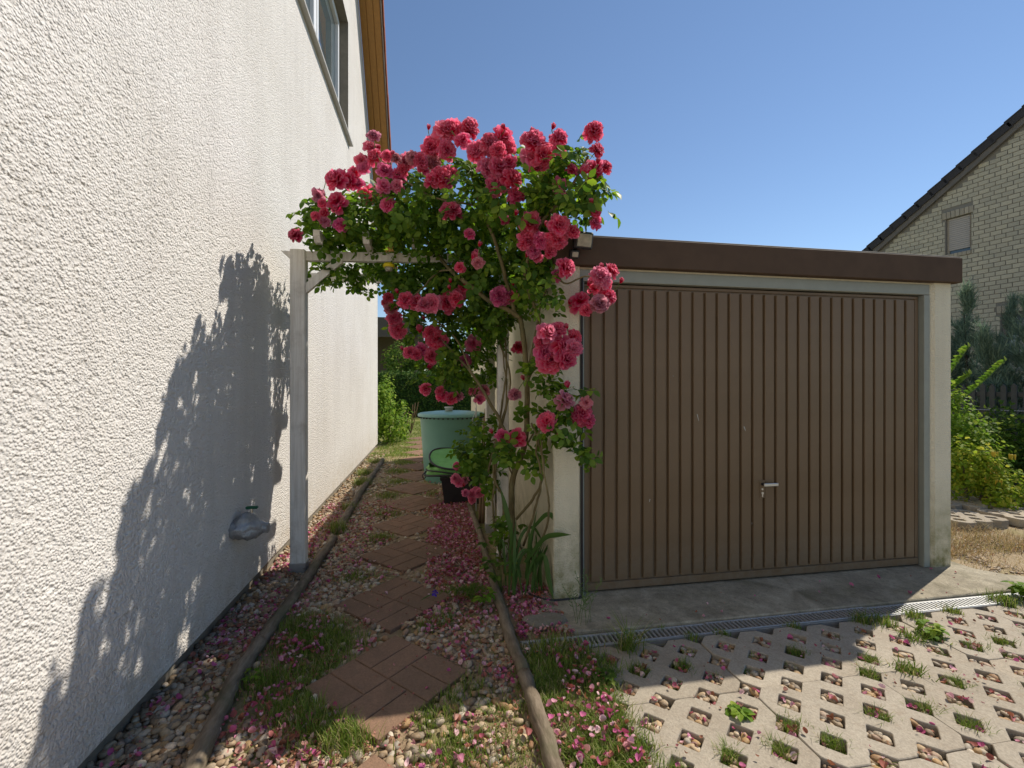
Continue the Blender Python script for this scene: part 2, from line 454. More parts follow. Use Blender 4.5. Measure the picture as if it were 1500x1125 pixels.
class MB:
    def __init__(s): s.V = []; s.F = []
    def add(s, V, F):
        n = len(s.V)
        s.V += [tuple(v) for v in V]
        s.F += [tuple(i + n for i in f) for f in F]
        return s
    def box(s, x0, x1, y0, y1, z0, z1, b=0.0):
        if b <= 0:
            V = [(x, y, z) for x in (x0, x1) for y in (y0, y1) for z in (z0, z1)]
            return s.add(V, [(0, 1, 3, 2), (4, 6, 7, 5), (0, 4, 5, 1), (2, 3, 7, 6), (0, 2, 6, 4), (1, 5, 7, 3)])
        bm = bmesh.new()
        bmesh.ops.create_cube(bm, size=1.0)
        for v in bm.verts:
            v.co = ((x0 + x1) / 2 + v.co.x * (x1 - x0), (y0 + y1) / 2 + v.co.y * (y1 - y0), (z0 + z1) / 2 + v.co.z * (z1 - z0))
        bmesh.ops.bevel(bm, geom=bm.edges[:], offset=b, segments=1, affect='EDGES', profile=0.5)
        return s.bm(bm)
    def bm(s, bm):
        bm.verts.index_update()
        s.add([v.co[:] for v in bm.verts], [[v.index for v in f.verts] for f in bm.faces])
        bm.free()
        return s
    def prism(s, poly, axis, a, b_):
        """extrude a 2D polygon along axis: 'x' poly=(y,z), 'y' poly=(x,z), 'z' poly=(x,y)"""
        n = len(poly)
        def p(q, w):
            return {'x': (w, q[0], q[1]), 'y': (q[0], w, q[1]), 'z': (q[0], q[1], w)}[axis]
        V = [p(q, a) for q in poly] + [p(q, b_) for q in poly]
        F = [tuple(range(n)), tuple(range(2 * n - 1, n - 1, -1))]
        F += [(i, i + n, (i + 1) % n + n, (i + 1) % n) for i in range(n)]
        return s.add(V, F)
    def xf(s, mtx):
        s.V = [tuple(mtx @ Vector(v)) for v in s.V]; return s
    def lathe(s, prof, seg=24, c=(0, 0, 0), sx=1.0, sy=1.0):
        V = []; F = []
        for r, z in prof:
            for k in range(seg):
                a = 2 * math.pi * k / seg
                V.append((c[0] + r * sx * math.cos(a), c[1] + r * sy * math.sin(a), c[2] + z))
        for j in range(len(prof) - 1):
            for k in range(seg):
                F.append((j * seg + k, j * seg + (k + 1) % seg, (j + 1) * seg + (k + 1) % seg, (j + 1) * seg + k))
        F.append(tuple(range(seg - 1, -1, -1)))
        F.append(tuple((len(prof) - 1) * seg + k for k in range(seg)))
        return s.add(V, F)
    def tube(s, pts, rad, seg=8, wob=0.0):
        P = [Vector(p) for p in pts]
        n = len(P)
        if isinstance(rad, (int, float)): rad = [rad] * n
        V = []; F = []
        up = Vector((0, 0, 1))
        prev = None
        for i in range(n):
            t = (P[min(i + 1, n - 1)] - P[max(i - 1, 0)]).normalized()
            if prev is None:
                a = t.cross(up if abs(t.z) < 0.9 else Vector((1, 0, 0))).normalized()
            else:
                a = (prev - t * prev.dot(t)).normalized()
            prev = a
            b = t.cross(a)
            for k in range(seg):
                w = 2 * math.pi * k / seg
                r = rad[i] * (1 + wob * random.uniform(-1, 1))
                V.append(P[i] + a * math.cos(w) * r + b * math.sin(w) * r)
        for i in range(n - 1):
            for k in range(seg):
                F.append((i * seg + k, i * seg + (k + 1) % seg, (i + 1) * seg + (k + 1) % seg, (i + 1) * seg + k))
        F.append(tuple(range(seg - 1, -1, -1)))
        F.append(tuple((n - 1) * seg + k for k in range(seg)))
        return s.add(V, F)
    def build(s, name, mat, parent=None, smooth=False, origin=None):
        return mk(name, s.V, s.F, mat, parent, smooth, origin)

def spline(pts, n=6):
    """Catmull-Rom resample"""
    P = [Vector(p) for p in pts]
    P = [2 * P[0] - P[1]] + P + [2 * P[-1] - P[-2]]
    out = []
    for i in range(1, len(P) - 2):
        for k in range(n):
            t = k / n
            a, b, c, d = P[i - 1], P[i], P[i + 1], P[i + 2]
            out.append(0.5 * ((2 * b) + (c - a) * t + (2 * a - 5 * b + 4 * c - d) * t * t + (3 * b - a - 3 * c + d) * t ** 3))
    out.append(P[-2])
    return out

def soup(tv, tf, mats):
    """copies of a template (n,3) through (k,3,4) matrices -> verts, faces"""
    k = len(mats)
    n = len(tv)
    V = np.einsum('kij,nj->kni', mats[:, :, :3], tv) + mats[:, None, :, 3]
    F = tf[None] + (np.arange(k) * n)[:, None, None]
    return V.reshape(-1, 3), F.reshape(-1, tf.shape[1])

def euler_mats(rx, ry, rz, sx, sy, sz, loc):
    k = len(rx)
    cx, sx_ = np.cos(rx), np.sin(rx); cy, sy_ = np.cos(ry), np.sin(ry); cz, sz_ = np.cos(rz), np.sin(rz)
    o = np.zeros(k); l = np.ones(k)
    A = lambda r: np.array(r).transpose(2, 0, 1)
    X = A([[l, o, o], [o, cx, -sx_], [o, sx_, cx]])
    Y = A([[cy, o, sy_], [o, l, o], [-sy_, o, cy]])
    Z = A([[cz, -sz_, o], [sz_, cz, o], [o, o, l]])
    Rm = Z @ Y @ X
    S = np.zeros((k, 3, 3)); S[:, 0, 0] = sx; S[:, 1, 1] = sy; S[:, 2, 2] = sz
    out = np.zeros((k, 3, 4)); out[:, :, :3] = Rm @ S; out[:, :, 3] = loc
    return out

def frames(nrm, spin, scale, loc):
    """local z -> nrm, spun about it"""
    nrm = nrm / np.linalg.norm(nrm, axis=1, keepdims=True)
    h = np.where(np.abs(nrm[:, 2:3]) < 0.9, np.array([[0, 0, 1.0]]), np.array([[1.0, 0, 0]]))
    a = np.cross(h, nrm); a /= np.linalg.norm(a, axis=1, keepdims=True)
    b = np.cross(nrm, a)
    c, s = np.cos(spin)[:, None], np.sin(spin)[:, None]
    x = a * c + b * s; y = -a * s + b * c
    out = np.zeros((len(loc), 3, 4))
    sc_ = np.asarray(scale)[:, None]
    out[:, :, 0] = x * sc_; out[:, :, 1] = y * sc_; out[:, :, 2] = nrm * sc_; out[:, :, 3] = loc
    return out

def vnoise(x, y, seed):
    """2D value noise, arrays"""
    r = np.random.default_rng(seed).random((256, 256))
    xi = np.floor(x).astype(int); yi = np.floor(y).astype(int)
    fx = x - xi; fy = y - yi
    fx = fx * fx * (3 - 2 * fx); fy = fy * fy * (3 - 2 * fy)
    g = lambda i, j: r[i % 256, j % 256]
    return (g(xi, yi) * (1 - fx) + g(xi + 1, yi) * fx) * (1 - fy) + (g(xi, yi + 1) * (1 - fx) + g(xi + 1, yi + 1) * fx) * fy

def grid_faces(nx, ny):
    i = np.arange(nx - 1)[:, None]; j = np.arange(ny - 1)[None]
    a = i * ny + j
    return np.stack([a, a + ny, a + ny + 1, a + 1], -1).reshape(-1, 4)
BLOOMS = '''
-0.40 3.25 3.10 0.088 p ; -0.42 3.29 3.04 0.098 p ; -0.39 3.26 2.96 0.106 b ; -0.49 3.29 2.95 0.080 p ; -0.47 3.29 2.90 0.089 p ;
-0.29 3.03 2.87 0.066 b ; -0.23 3.01 2.85 0.074 b ; -0.17 3.09 2.86 0.110 d ; -0.13 3.01 2.86 0.074 b ; -0.08 3.00 2.84 0.099 b ;
0.00 3.07 2.87 0.102 b ; -0.31 3.08 2.79 0.100 m ; -0.22 3.10 2.78 0.093 m ; -0.32 3.08 2.69 0.100 p ; -0.23 3.08 2.70 0.084 m ;
-0.63 3.24 2.77 0.130 b ; -0.56 3.30 2.80 0.124 b ; -0.54 3.32 2.87 0.080 b ; -0.64 3.28 2.64 0.123 b ; -0.45 3.31 2.72 0.121 b ;
-0.77 3.30 2.69 0.088 b ; -0.73 3.23 2.61 0.060 b ; -0.29 3.11 2.58 0.093 m ; -0.62 3.29 2.49 0.088 m ; -0.72 3.26 2.50 0.069 b ;
-0.77 3.22 2.52 0.060 b ; -0.92 3.32 2.41 0.084 d ; 0.06 3.00 3.05 0.125 p ; 0.13 3.02 3.05 0.134 b ; 0.23 3.00 3.06 0.126 b ;
0.24 2.99 3.10 0.084 p ; 0.00 3.06 2.96 0.118 b ; 0.09 2.99 2.92 0.116 b ; 0.28 2.86 2.86 0.128 b ; 0.35 2.80 2.88 0.110 d ;
0.42 2.83 2.93 0.145 b ; 0.45 2.83 2.89 0.112 d ; 0.39 2.75 2.82 0.094 d ; 0.00 2.98 2.71 0.099 b ; 0.05 2.98 2.73 0.124 b ;
0.10 3.05 2.79 0.119 b ; 0.11 2.98 2.71 0.083 m ; 0.33 2.82 2.74 0.119 p ; 0.40 2.77 2.73 0.126 b ; 0.38 2.80 2.63 0.119 b ;
0.47 2.76 2.65 0.133 b ; 0.46 2.76 2.76 0.087 b ; 0.51 2.77 2.56 0.103 m ; 0.59 2.66 2.84 0.130 b ; 0.59 2.70 2.76 0.132 p ;
0.65 2.66 2.76 0.137 b ; 0.62 2.69 2.70 0.093 b ; 0.72 2.56 2.82 0.089 b ; 0.72 2.57 2.76 0.090 b ; 0.92 2.53 2.86 0.112 d ;
0.92 2.48 2.73 0.081 d ; 0.93 2.55 2.65 0.120 b ; 1.00 2.57 2.68 0.076 d ; 0.80 2.56 2.65 0.074 b ; 0.72 2.53 2.54 0.085 m ;
0.12 3.02 2.53 0.131 b ; 0.23 2.92 2.36 0.065 m ; 0.44 2.82 2.43 0.076 m ; 0.57 2.67 2.36 0.122 b ; 0.56 2.68 2.26 0.123 b ;
0.63 2.65 2.25 0.092 m ; 0.72 2.56 2.32 0.111 b ; 0.72 2.62 2.26 0.114 b ; 0.60 2.69 2.21 0.093 m ; 0.81 2.57 2.29 0.067 d ;
0.92 2.51 2.33 0.073 m ; 0.91 2.48 2.38 0.059 b ; 0.63 2.72 2.18 0.070 b ; 0.69 2.65 2.19 0.069 d ; 0.18 3.07 2.18 0.069 b ;
0.28 2.85 2.16 0.067 m ; 0.26 3.02 2.21 0.051 b ; 0.77 2.63 2.09 0.122 b ; 0.75 2.73 2.07 0.071 m ; 0.98 2.58 2.03 0.122 p ;
1.06 2.62 2.08 0.085 b ; 1.04 2.68 2.00 0.111 b ; 0.96 2.62 1.97 0.069 b ; 0.93 2.81 1.92 0.123 b ; 0.90 2.60 1.84 0.076 b ;
0.97 2.57 1.87 0.106 b ; 1.05 2.63 1.93 0.093 b ; 0.46 3.14 2.01 0.125 m ; 0.54 3.15 2.01 0.099 b ; -0.19 3.37 2.00 0.111 b ;
-0.11 3.39 1.99 0.121 b ; -0.05 3.34 1.96 0.129 p ; 0.00 3.33 1.98 0.129 p ; 0.10 3.42 2.00 0.143 b ; 0.17 3.35 2.02 0.112 b ;
0.23 3.40 2.11 0.095 b ; 0.19 3.41 2.06 0.104 b ; -0.36 3.94 2.12 0.096 b ; -0.35 3.94 2.03 0.097 b ; -0.32 3.95 1.95 0.118 b ;
-0.29 3.97 1.86 0.130 b ; -0.39 3.96 2.08 0.065 b ; -0.02 3.71 1.81 0.102 b ; 0.04 3.71 1.75 0.144 b ; 0.01 3.75 1.83 0.083 b ;
-0.10 3.70 1.81 0.051 b ; -0.18 3.69 1.65 0.091 b ; -0.09 3.73 1.67 0.113 m ; -0.01 3.67 1.62 0.111 b ; -0.13 3.68 1.63 0.091 b ;
0.33 3.76 1.72 0.137 p ; 0.26 3.70 1.59 0.083 m ; -0.04 3.71 1.53 0.045 b ; 0.65 2.60 1.69 0.120 p ; 0.74 2.65 1.72 0.095 b ;
0.84 2.67 1.68 0.093 b ; 0.82 2.60 1.61 0.109 p ; 0.76 2.67 1.60 0.155 b ; 0.70 2.68 1.54 0.139 b ; 0.77 2.61 1.55 0.121 b ;
0.66 2.67 1.59 0.108 m ; 0.64 2.66 1.65 0.092 b ; 0.70 3.72 1.70 0.106 d ; -0.72 3.26 2.56 0.061 b ; -0.51 3.31 2.79 0.080 m ;
-0.06 3.06 2.82 0.076 b ; 0.19 2.91 2.95 0.097 b ; 0.84 2.47 2.57 0.050 b ; -0.19 3.08 2.81 0.075 b ; -0.06 3.80 1.36 0.101 b ;
0.08 3.73 1.30 0.100 b ; 0.15 3.75 1.28 0.098 b ; 0.21 3.76 1.30 0.081 b ; 0.06 3.73 1.34 0.075 b ; 0.32 3.74 1.34 0.071 p ;
0.41 3.73 1.34 0.092 p ; 0.38 3.74 1.27 0.085 p ; 0.54 3.01 1.33 0.083 m ; 0.76 2.60 1.30 0.104 b ; 0.66 2.61 1.18 0.107 b ;
0.89 2.65 1.21 0.125 b ; 0.89 2.57 1.29 0.075 p ; 0.92 2.63 1.18 0.093 b ; 0.46 3.02 1.04 0.086 m ; 0.55 2.98 1.04 0.126 b ;
0.20 3.87 0.71 0.063 m ; 0.20 3.93 0.66 0.053 m ; 0.22 3.87 0.57 0.084 p ; 0.19 3.87 0.60 0.070 p ; 0.27 3.89 0.58 0.062 m ;
0.33 3.92 0.45 0.075 p ; 0.27 3.86 0.48 0.063 p ; 0.39 3.88 0.47 0.074 p ; 0.43 3.88 0.48 0.064 m ; 0.37 3.93 0.48 0.061 p ;
0.33 3.89 0.41 0.063 p ; -0.04 3.79 1.52 0.037 b ; 0.72 2.59 1.10 0.036 m ; 0.79 2.60 1.38 0.034 b'''
STEMS = [
 (0.024,0.017,[(0.56,3.25,0.04),(0.56,3.22,0.38),(0.56,3.20,0.71),(0.64,3.15,0.98),(0.65,3.12,1.41),(0.62,3.12,1.75),(0.60,3.12,1.86)]),
 (0.018,0.011,[(0.60,3.12,1.86),(0.52,3.15,1.92),(0.39,3.20,1.99),(0.27,3.26,2.10),(0.13,3.43,2.25),(-0.08,3.74,2.57),(-0.40,3.80,2.74),(-0.72,3.80,2.77)]),
 (0.016,0.009,[(0.57,3.14,1.88),(0.53,3.13,2.02),(0.46,3.02,2.19),(0.39,2.96,2.37),(0.31,3.01,2.58),(0.25,3.00,2.80)]),
 (0.015,0.008,[(0.65,3.12,1.48),(0.70,2.95,1.77),(0.62,2.90,1.99),(0.58,2.84,2.11),(0.64,2.68,2.36),(0.79,2.61,2.54),(0.90,2.56,2.74)]),
 (0.014,0.009,[(0.57,3.20,0.78),(0.53,3.25,1.02),(0.40,3.35,1.29),(0.29,3.50,1.49),(0.20,3.60,1.60),(0.03,3.70,1.80)]),
 (0.010,0.006,[(0.48,3.35,0.02),(0.52,3.35,0.50),(0.45,3.40,0.74),(0.51,3.40,1.21),(0.55,3.40,1.52),(0.53,3.40,1.88),(0.54,3.32,2.12)]),
 (0.009,0.006,[(0.52,3.30,0.01),(0.45,3.40,0.39),(0.48,3.40,0.90),(0.57,3.35,1.41),(0.50,3.40,1.72),(0.46,3.39,2.03)]),
 (0.008,0.005,[(0.41,3.50,0.68),(0.48,3.45,0.99),(0.55,3.40,1.28),(0.53,3.45,1.62),(0.49,3.50,1.89)]),
 (0.010,0.006,[(0.58,3.15,0.45),(0.67,2.95,0.66),(0.69,2.80,0.85),(0.65,2.75,1.03),(0.60,2.75,1.16)]),
 (0.009,0.005,[(0.62,3.10,0.28),(0.66,2.90,0.59),(0.67,2.78,0.81),(0.63,2.75,1.03),(0.68,2.70,1.20)]),
 (0.008,0.005,[(0.65,3.00,0.22),(0.72,2.85,0.47),(0.71,2.75,0.67),(0.67,2.72,0.87),(0.65,2.70,1.06)]),
 (0.007,0.004,[(0.65,3.12,1.48),(0.71,2.79,2.02),(0.82,2.71,2.02),(0.91,2.63,2.05),(0.99,2.61,2.01)]),
 (0.008,0.005,[(0.64,3.10,1.41),(0.67,2.85,1.54),(0.71,2.72,1.60),(0.72,2.67,1.64)]),
 (0.007,0.004,[(0.64,3.10,0.98),(0.71,2.80,1.20),(0.81,2.68,1.24),(0.88,2.63,1.23)]),
 (0.006,0.004,[(0.57,3.20,0.73),(0.47,3.10,0.94),(0.50,3.00,1.02)]),
 (0.007,0.004,[(0.51,3.40,1.00),(0.43,3.60,0.93),(0.31,3.75,0.82),(0.26,3.85,0.67),(0.32,3.88,0.51)]),
 (0.008,0.005,[(0.29,3.50,1.49),(0.19,3.60,1.74),(0.03,3.75,1.91),(-0.19,3.90,2.04),(-0.33,3.95,1.93)]),
 (0.007,0.004,[(0.20,3.60,1.60),(0.09,3.72,1.41),(0.03,3.75,1.25)]),
 (0.006,0.004,[(0.34,3.50,1.41),(0.31,3.70,1.30),(0.37,3.74,1.33)]),
 (0.008,0.005,[(0.13,3.29,2.22),(0.03,3.45,2.23),(-0.12,3.39,2.06),(-0.26,3.38,2.00)]),
 (0.007,0.004,[(0.31,3.01,2.58),(0.03,3.03,2.62),(-0.15,3.07,2.72),(-0.34,3.20,2.90),(-0.41,3.27,3.09)]),
]

# ------------------------------------------------------------------ ground and setting
def sheet(name, x0, x1, y0, y1, z, mat, n=2, amp=0.0, seed=1):
    xs = np.linspace(x0, x1, n); ys = np.linspace(y0, y1, n)
    X, Y = np.meshgrid(xs, ys, indexing='ij')
    Z = np.full_like(X, z)
    if amp:
        Z = Z + amp * (vnoise(X * 4, Y * 4, seed) - 0.5) + amp * 0.6 * (vnoise(X * 11, Y * 11, seed + 1) - 0.5)
    V = np.stack([X, Y, Z], -1).reshape(-1, 3)
    o = mk(name, V, grid_faces(n, n), mat, smooth=bool(amp), origin=((x0 + x1) / 2, (y0 + y1) / 2, 0))
    return tag(o, kind='structure')

sheet('ground', -150, 150, -60, 240, -0.05, M['lawn'])
sheet('garden_path', -1.26, 0.74, -1.0, 11.0, -0.014, M['soil'], 90, 0.012, 5)
sheet('lawn', -12, 12, 9.2, 40, -0.008, M['lawn'], 40, 0.02, 9)
sheet('gravel_yard', 3.96, 12.5, 2.5, 9.1, -0.012, M['yard'], 60, 0.03, 12)
fc = sheet('bounce_forecourt', -6, 14, -30, -0.36, -0.03, M['paver'], 30, 0.01, 4)  # unseen paving behind the camera, added to bounce sunlight into the shaded fronts
driveway = sheet('driveway', 0.60, 6.6, -0.4, 2.45, -0.04, M['bed'], 40, 0.008, 3)

# turf grid pavers: lattice of diamond holes (half holes on the edges)
PX, PY = 0.1083, 0.1113
HD = 0.060
def paver_mesh(seed, rows=4, cols=6):
    rr = random.Random(seed)
    bm = bmesh.new()
    cache = {}
    def vert(x, y):
        k = (round(x, 4), round(y, 4))
        if k not in cache:
            cache[k] = bm.verts.new((x + rr.uniform(-.0015, .0015), y + rr.uniform(-.0015, .0015), 0))
        return cache[k]
    gap = 0.0010
    W, H = cols * PX, rows * PY
    cl = lambda x, y: vert(min(max(x, gap), W - gap), min(max(y, gap), H - gap))
    c0 = 0.012      # rounding of the diamond corner
    for i in range(cols):
        for j in range(rows):
            x0, y0, x1, y1 = i * PX, j * PY, (i + 1) * PX, (j + 1) * PY
            if (i + j) % 2 == 0:      # holes at (i,j) and (i+1,j+1)
                p = [cl(x0 + HD, y0), cl(x1, y0), cl(x1, y1 - HD), cl(x1 - HD, y1), cl(x0, y1), cl(x0, y0 + HD)]
            else:
                p = [cl(x0, y0), cl(x1 - HD, y0), cl(x1, y0 + HD), cl(x1, y1), cl(x0 + HD, y1), cl(x0, y1 - HD)]
            bm.faces.new(p)
    bm.verts.index_update()
    top = bm.faces[:]
    r = bmesh.ops.extrude_face_region(bm, geom=top)
    for v in [g for g in r['geom'] if isinstance(g, bmesh.types.BMVert)]:
        pass
    newv = set(g for g in r['geom'] if isinstance(g, bmesh.types.BMVert))
    for v in bm.verts:
        if v not in newv:
            v.co.z = -0.075
    bmesh.ops.delete(bm, geom=[f for f in bm.faces if all(abs(v.co.z + 0.075) < 1e-6 for v in f.verts)], context='FACES')
    ed = [e for e in bm.edges if all(abs(v.co.z) < 1e-6 for v in e.verts)
          and any(abs(f.normal.z) < 0.5 or any(v.co.z < -0.01 for v in f.verts) for f in e.link_faces)]
    # vertical hole corners rounded a little, then the rim chamfered
    ver = [e for e in bm.edges if abs(e.verts[0].co.z - e.verts[1].co.z) > 0.05]
    bmesh.ops.bevel(bm, geom=ver, offset=0.006, segments=2, affect='EDGES', profile=0.5)
    bm.normal_update()
    ed = [e for e in bm.edges if all(abs(v.co.z) < 1e-6 for v in e.verts)
          and any(any(v.co.z < -0.01 for v in f.verts) for f in e.link_faces)]
    bmesh.ops.bevel(bm, geom=ed, offset=0.0028, segments=1, affect='EDGES', profile=0.5)
    for f in bm.faces:
        f.smooth = False
    bmesh.ops.recalc_face_normals(bm, faces=bm.faces[:])
    me = bpy.data.meshes.new('grid_paver')
    bm.to_mesh(me); bm.free()
    me.materials.append(M['paver'])
    return me
PM = [paver_mesh(s) for s in (1, 2, 3)]
XJ, YJ = 2.08, 1.868
HOLES = []
for r_ in range(-5, 1):
    for c_ in range(-2, 5):
        x = XJ + c_ * 6 * PX; y = YJ + r_ * 4 * PY
        o = inst('grid_paver', PM[(r_ * 3 + c_) % 3], (x, y, random.uniform(-0.004, 0.003)), driveway,
                 (R(random.uniform(-.4, .4)), R(random.uniform(-.35, .35)), R(random.uniform(-.25, .25))))
for i in range(-13, 30):
    for j in range(-12, 5):
        if (i + j) % 2 == 0:
            HOLES.append((XJ + i * PX, YJ + j * PY))

# concrete apron in front of the garage
poly = [(0.62, 2.70), (0.66, 2.63), (0.70, 2.52), (0.78, 2.455), (1.2, 2.445), (2.4, 2.442), (3.95, 2.447), (4.32, 2.455), (4.30, 2.56), (4.12, 2.66), (4.02, 2.78), (3.99, 3.2), (0.80, 3.2), (0.78, 2.95), (0.72, 2.80)]
bm = bmesh.new()
f = bm.faces.new([bm.verts.new((x, y, 0.012)) for x, y in poly])
r = bmesh.ops.extrude_face_region(bm, geom=[f])
for v in [g for g in r['geom'] if isinstance(g, bmesh.types.BMVert)]:
    v.co.z = -0.06
bmesh.ops.recalc_face_normals(bm, faces=bm.faces[:])
bmesh.ops.bevel(bm, geom=[e for e in bm.edges if all(v.co.z > 0 for v in e.verts)], offset=0.006, segments=1, affect='EDGES')
ap = MB().bm(bm).build('concrete_apron', M['apron'], origin=(2.4, 2.7, 0))
tag(ap, kind='structure')

# broken stones at the apron's left end
def rock(name, c, sx, sy, sz, seed, mat, label):
    bm = bmesh.new()
    bmesh.ops.create_icosphere(bm, subdivisions=3, radius=1.0)
    for v in bm.verts:
        n = mnoise.noise(v.co * 1.3 + Vector((seed, 0, 0))) * 0.28 + mnoise.noise(v.co * 3.5 + Vector((0, seed, 0))) * 0.09
        q = v.co * (1 + n)
        q.z = min(q.z, 0.55 + 0.1 * mnoise.noise(v.co * 2))
        v.co = (c[0] + q.x * sx, c[1] + q.y * sy, c[2] + q.z * sz)
    o = MB().bm(bm).build(name, mat, smooth=True)
    return tag(o, label, 'stone')
rock('edge_stone', (0.66, 2.60, 0.0), 0.14, 0.075, 0.05, 3.1, M['stone'], 'flat grey broken stone at the end of the concrete apron beside the log')
rock('edge_stone', (0.73, 2.86, -0.005), 0.05, 0.12, 0.035, 8.4, M['stone'], 'narrow grey stone strip along the foot of the garage pillar among petals')

# ------------------------------------------------------------------ drain channel
drain = thing('drain_channel', (2.4, 2.38, 0), 'long grey metal slotted drain channel between apron and grid pavers', 'drain')
MB().box(0.47, 5.0, 2.331, 2.434, -0.07, -0.045).box(0.47, 5.0, 2.325, 2.331, -0.07, -0.004).box(0.47, 5.0, 2.434, 2.440, -0.07, -0.004).build('trough', M['steel'], drain)
def grate_mesh(L):
    m = MB()
    m.box(0, L, 0, 0.012, -0.02, 0.0, 0.0015).box(0, L, 0.090, 0.102, -0.02, 0.0, 0.0015)
    n = int(L / 0.0275)
    for k in range(n + 1):
        x = k * (L - 0.012) / n
        V = [(x, 0.010, -0.015), (x + 0.012, 0.010, -0.015), (x + 0.012, 0.092, -0.015), (x, 0.092, -0.015),
             (x, 0.010, -0.001), (x + 0.012, 0.010, -0.001), (x + 0.012, 0.092, -0.001), (x, 0.092, -0.001)]
        m.add(V, [(0, 3, 2, 1), (4, 5, 6, 7), (0, 1, 5, 4), (1, 2, 6, 5), (2, 3, 7, 6), (3, 0, 4, 7)])
    return mesh_np('grate', m.V, m.F, M['steel'])
GM = grate_mesh(1.086)
for k, x in enumerate((0.475, 1.568, 2.661, 3.754)):
    inst('grate', GM, (x, 2.332 + random.uniform(-.003, .003), random.uniform(-.004, .004)), drain, (R(random.uniform(-.6, .6)), 0, R(random.uniform(-.2, .2))))

# ------------------------------------------------------------------ stepping slabs in the path
def slab_mesh(seed):
    rr = random.Random(seed)
    m = MB()
    S = 0.538
    m.box(-S / 2 + .002, S / 2 - .002, -S / 2 + .002, S / 2 - .002, -0.05, 0.014)
    q = S / 2
    g = 0.0028
    for (ix, iy, hor) in ((0, 0, 1), (1, 0, 0), (0, 1, 0), (1, 1, 1)):
        bx, by = -q + ix * q, -q + iy * q
        for k in range(2):
            if hor:
                x0, x1, y0, y1 = bx, bx + q, by + k * q / 2, by + (k + 1) * q / 2
            else:
                x0, x1, y0, y1 = bx + k * q / 2, bx + (k + 1) * q / 2, by, by + q
            m.box(x0 + g, x1 - g, y0 + g, y1 - g, 0.005, 0.0205 + rr.uniform(-.0005, .0005), 0.003)
    return mesh_np('stepping_slab', m.V, m.F, M['slab'])
SM = [slab_mesh(k) for k in range(2)]
SLABS = [(-0.21, 1.41), (-0.208, 2.222), (-0.245, 3.035), (-0.215, 3.85), (-0.235, 4.66), (-0.215, 5.47), (-0.24, 6.28), (-0.23, 7.09), (-0.25, 7.90), (-0.24, 8.71), (-0.26, 9.52), (-0.27, 10.33), (-0.30, 11.14), (-0.33, 11.95)]
for k, (x, y) in enumerate(SLABS):
    o = inst('stepping_slab', SM[k % 2], (x, y, -.0165 + random.uniform(-.004, .003)), None, (R(random.uniform(-.7, .7)), R(random.uniform(-.7, .7)), R(45 + random.uniform(-1.5, 1.5))))
    lab = {0: 'red brown stepping slab set corner first, only its tip showing beside pebbles',
           1: 'red brown stepping slab with dappled sun on its corner between grass tufts and pebbles',
           2: 'red brown stepping slab beside the feathery green plant with a violet flower'}.get(k)
    if lab is None:
        lab = 'shaded red brown stepping slab further along the path towards the black tub' if k < 8 else 'sunlit pale stepping slab in the dry lawn beyond the barrel'
    tag(o, lab, 'paving slab', 'stepping slabs set corner to corner along the path')

# ------------------------------------------------------------------ log edging
def log(pts, r, label, seed):
    random.seed(seed)
    P = spline(pts, 10)
    rad = [r * (1 + 0.16 * mnoise.noise(Vector((seed, i * 0.35, 0)))) for i in range(len(P))]
    rad[0] *= 0.9
    P = [p + Vector((0.010 * mnoise.noise(Vector((i * .3, seed, 0))), 0, 0.006 * mnoise.noise(Vector((i * .4, 0, seed))))) for i, p in enumerate(P)]
    o = MB().tube(P, rad, 14, 0.05).build('edging_log', M['log'], smooth=True)
    return tag(o, label, 'log', 'half buried logs edging the garden path')
log([(-0.78, 1.35, .012), (-0.845, 1.80, .018), (-0.88, 2.08, .02), (-0.915, 2.34, .02), (-0.912, 2.63, .02)], 0.035, 'thick knobbly log edging the pebble strip below the wall tap', 1)
log([(-0.915, 2.60, .014), (-0.905, 2.85, .015), (-0.885, 3.25, .018), (-0.885, 3.88, .012), (-0.877, 4.3, .008)], 0.036, 'weathered log edging passing the foot of the white post', 2)
log([(-0.886, 4.5, .005), (-0.905, 5.4, .01), (-0.913, 6.2, .012), (-0.905, 7.4, .014), (-0.90, 8.62, .016)], 0.040, 'long dark log edging ending near the far corner of the house', 3)
log([(0.45, 0.9, .015), (0.435, 1.45, .016), (0.434, 1.78, .018), (0.428, 2.12, .016)], 0.034, 'pale sunlit log between the pebble bed and the petal strewn grass', 4)
log([(0.430, 2.135, .01), (0.418, 2.5, .014), (0.416, 2.97, .012), (0.42, 3.25, .008)], 0.032, 'shaded log edging running from the drain to the iris leaves', 5)
log([(0.421, 3.3, .005), (0.427, 4.36, .01), (0.412, 4.97, .010), (0.415, 5.3, .006)], 0.030, 'thin dark log edging behind the rose stems leading to the black tub', 6)
random.seed(11)

# ------------------------------------------------------------------ the house on the left
XW = -1.2
HS = 1.2086
def zroof(y): return 6.229 + HS * (8.986 - y)
RY, RZ = 3.7, zroof(3.7)
house = thing('house', (XW, 3.7, 0), 'white rough rendered house with red tiled roof and wooden soffit', 'house')

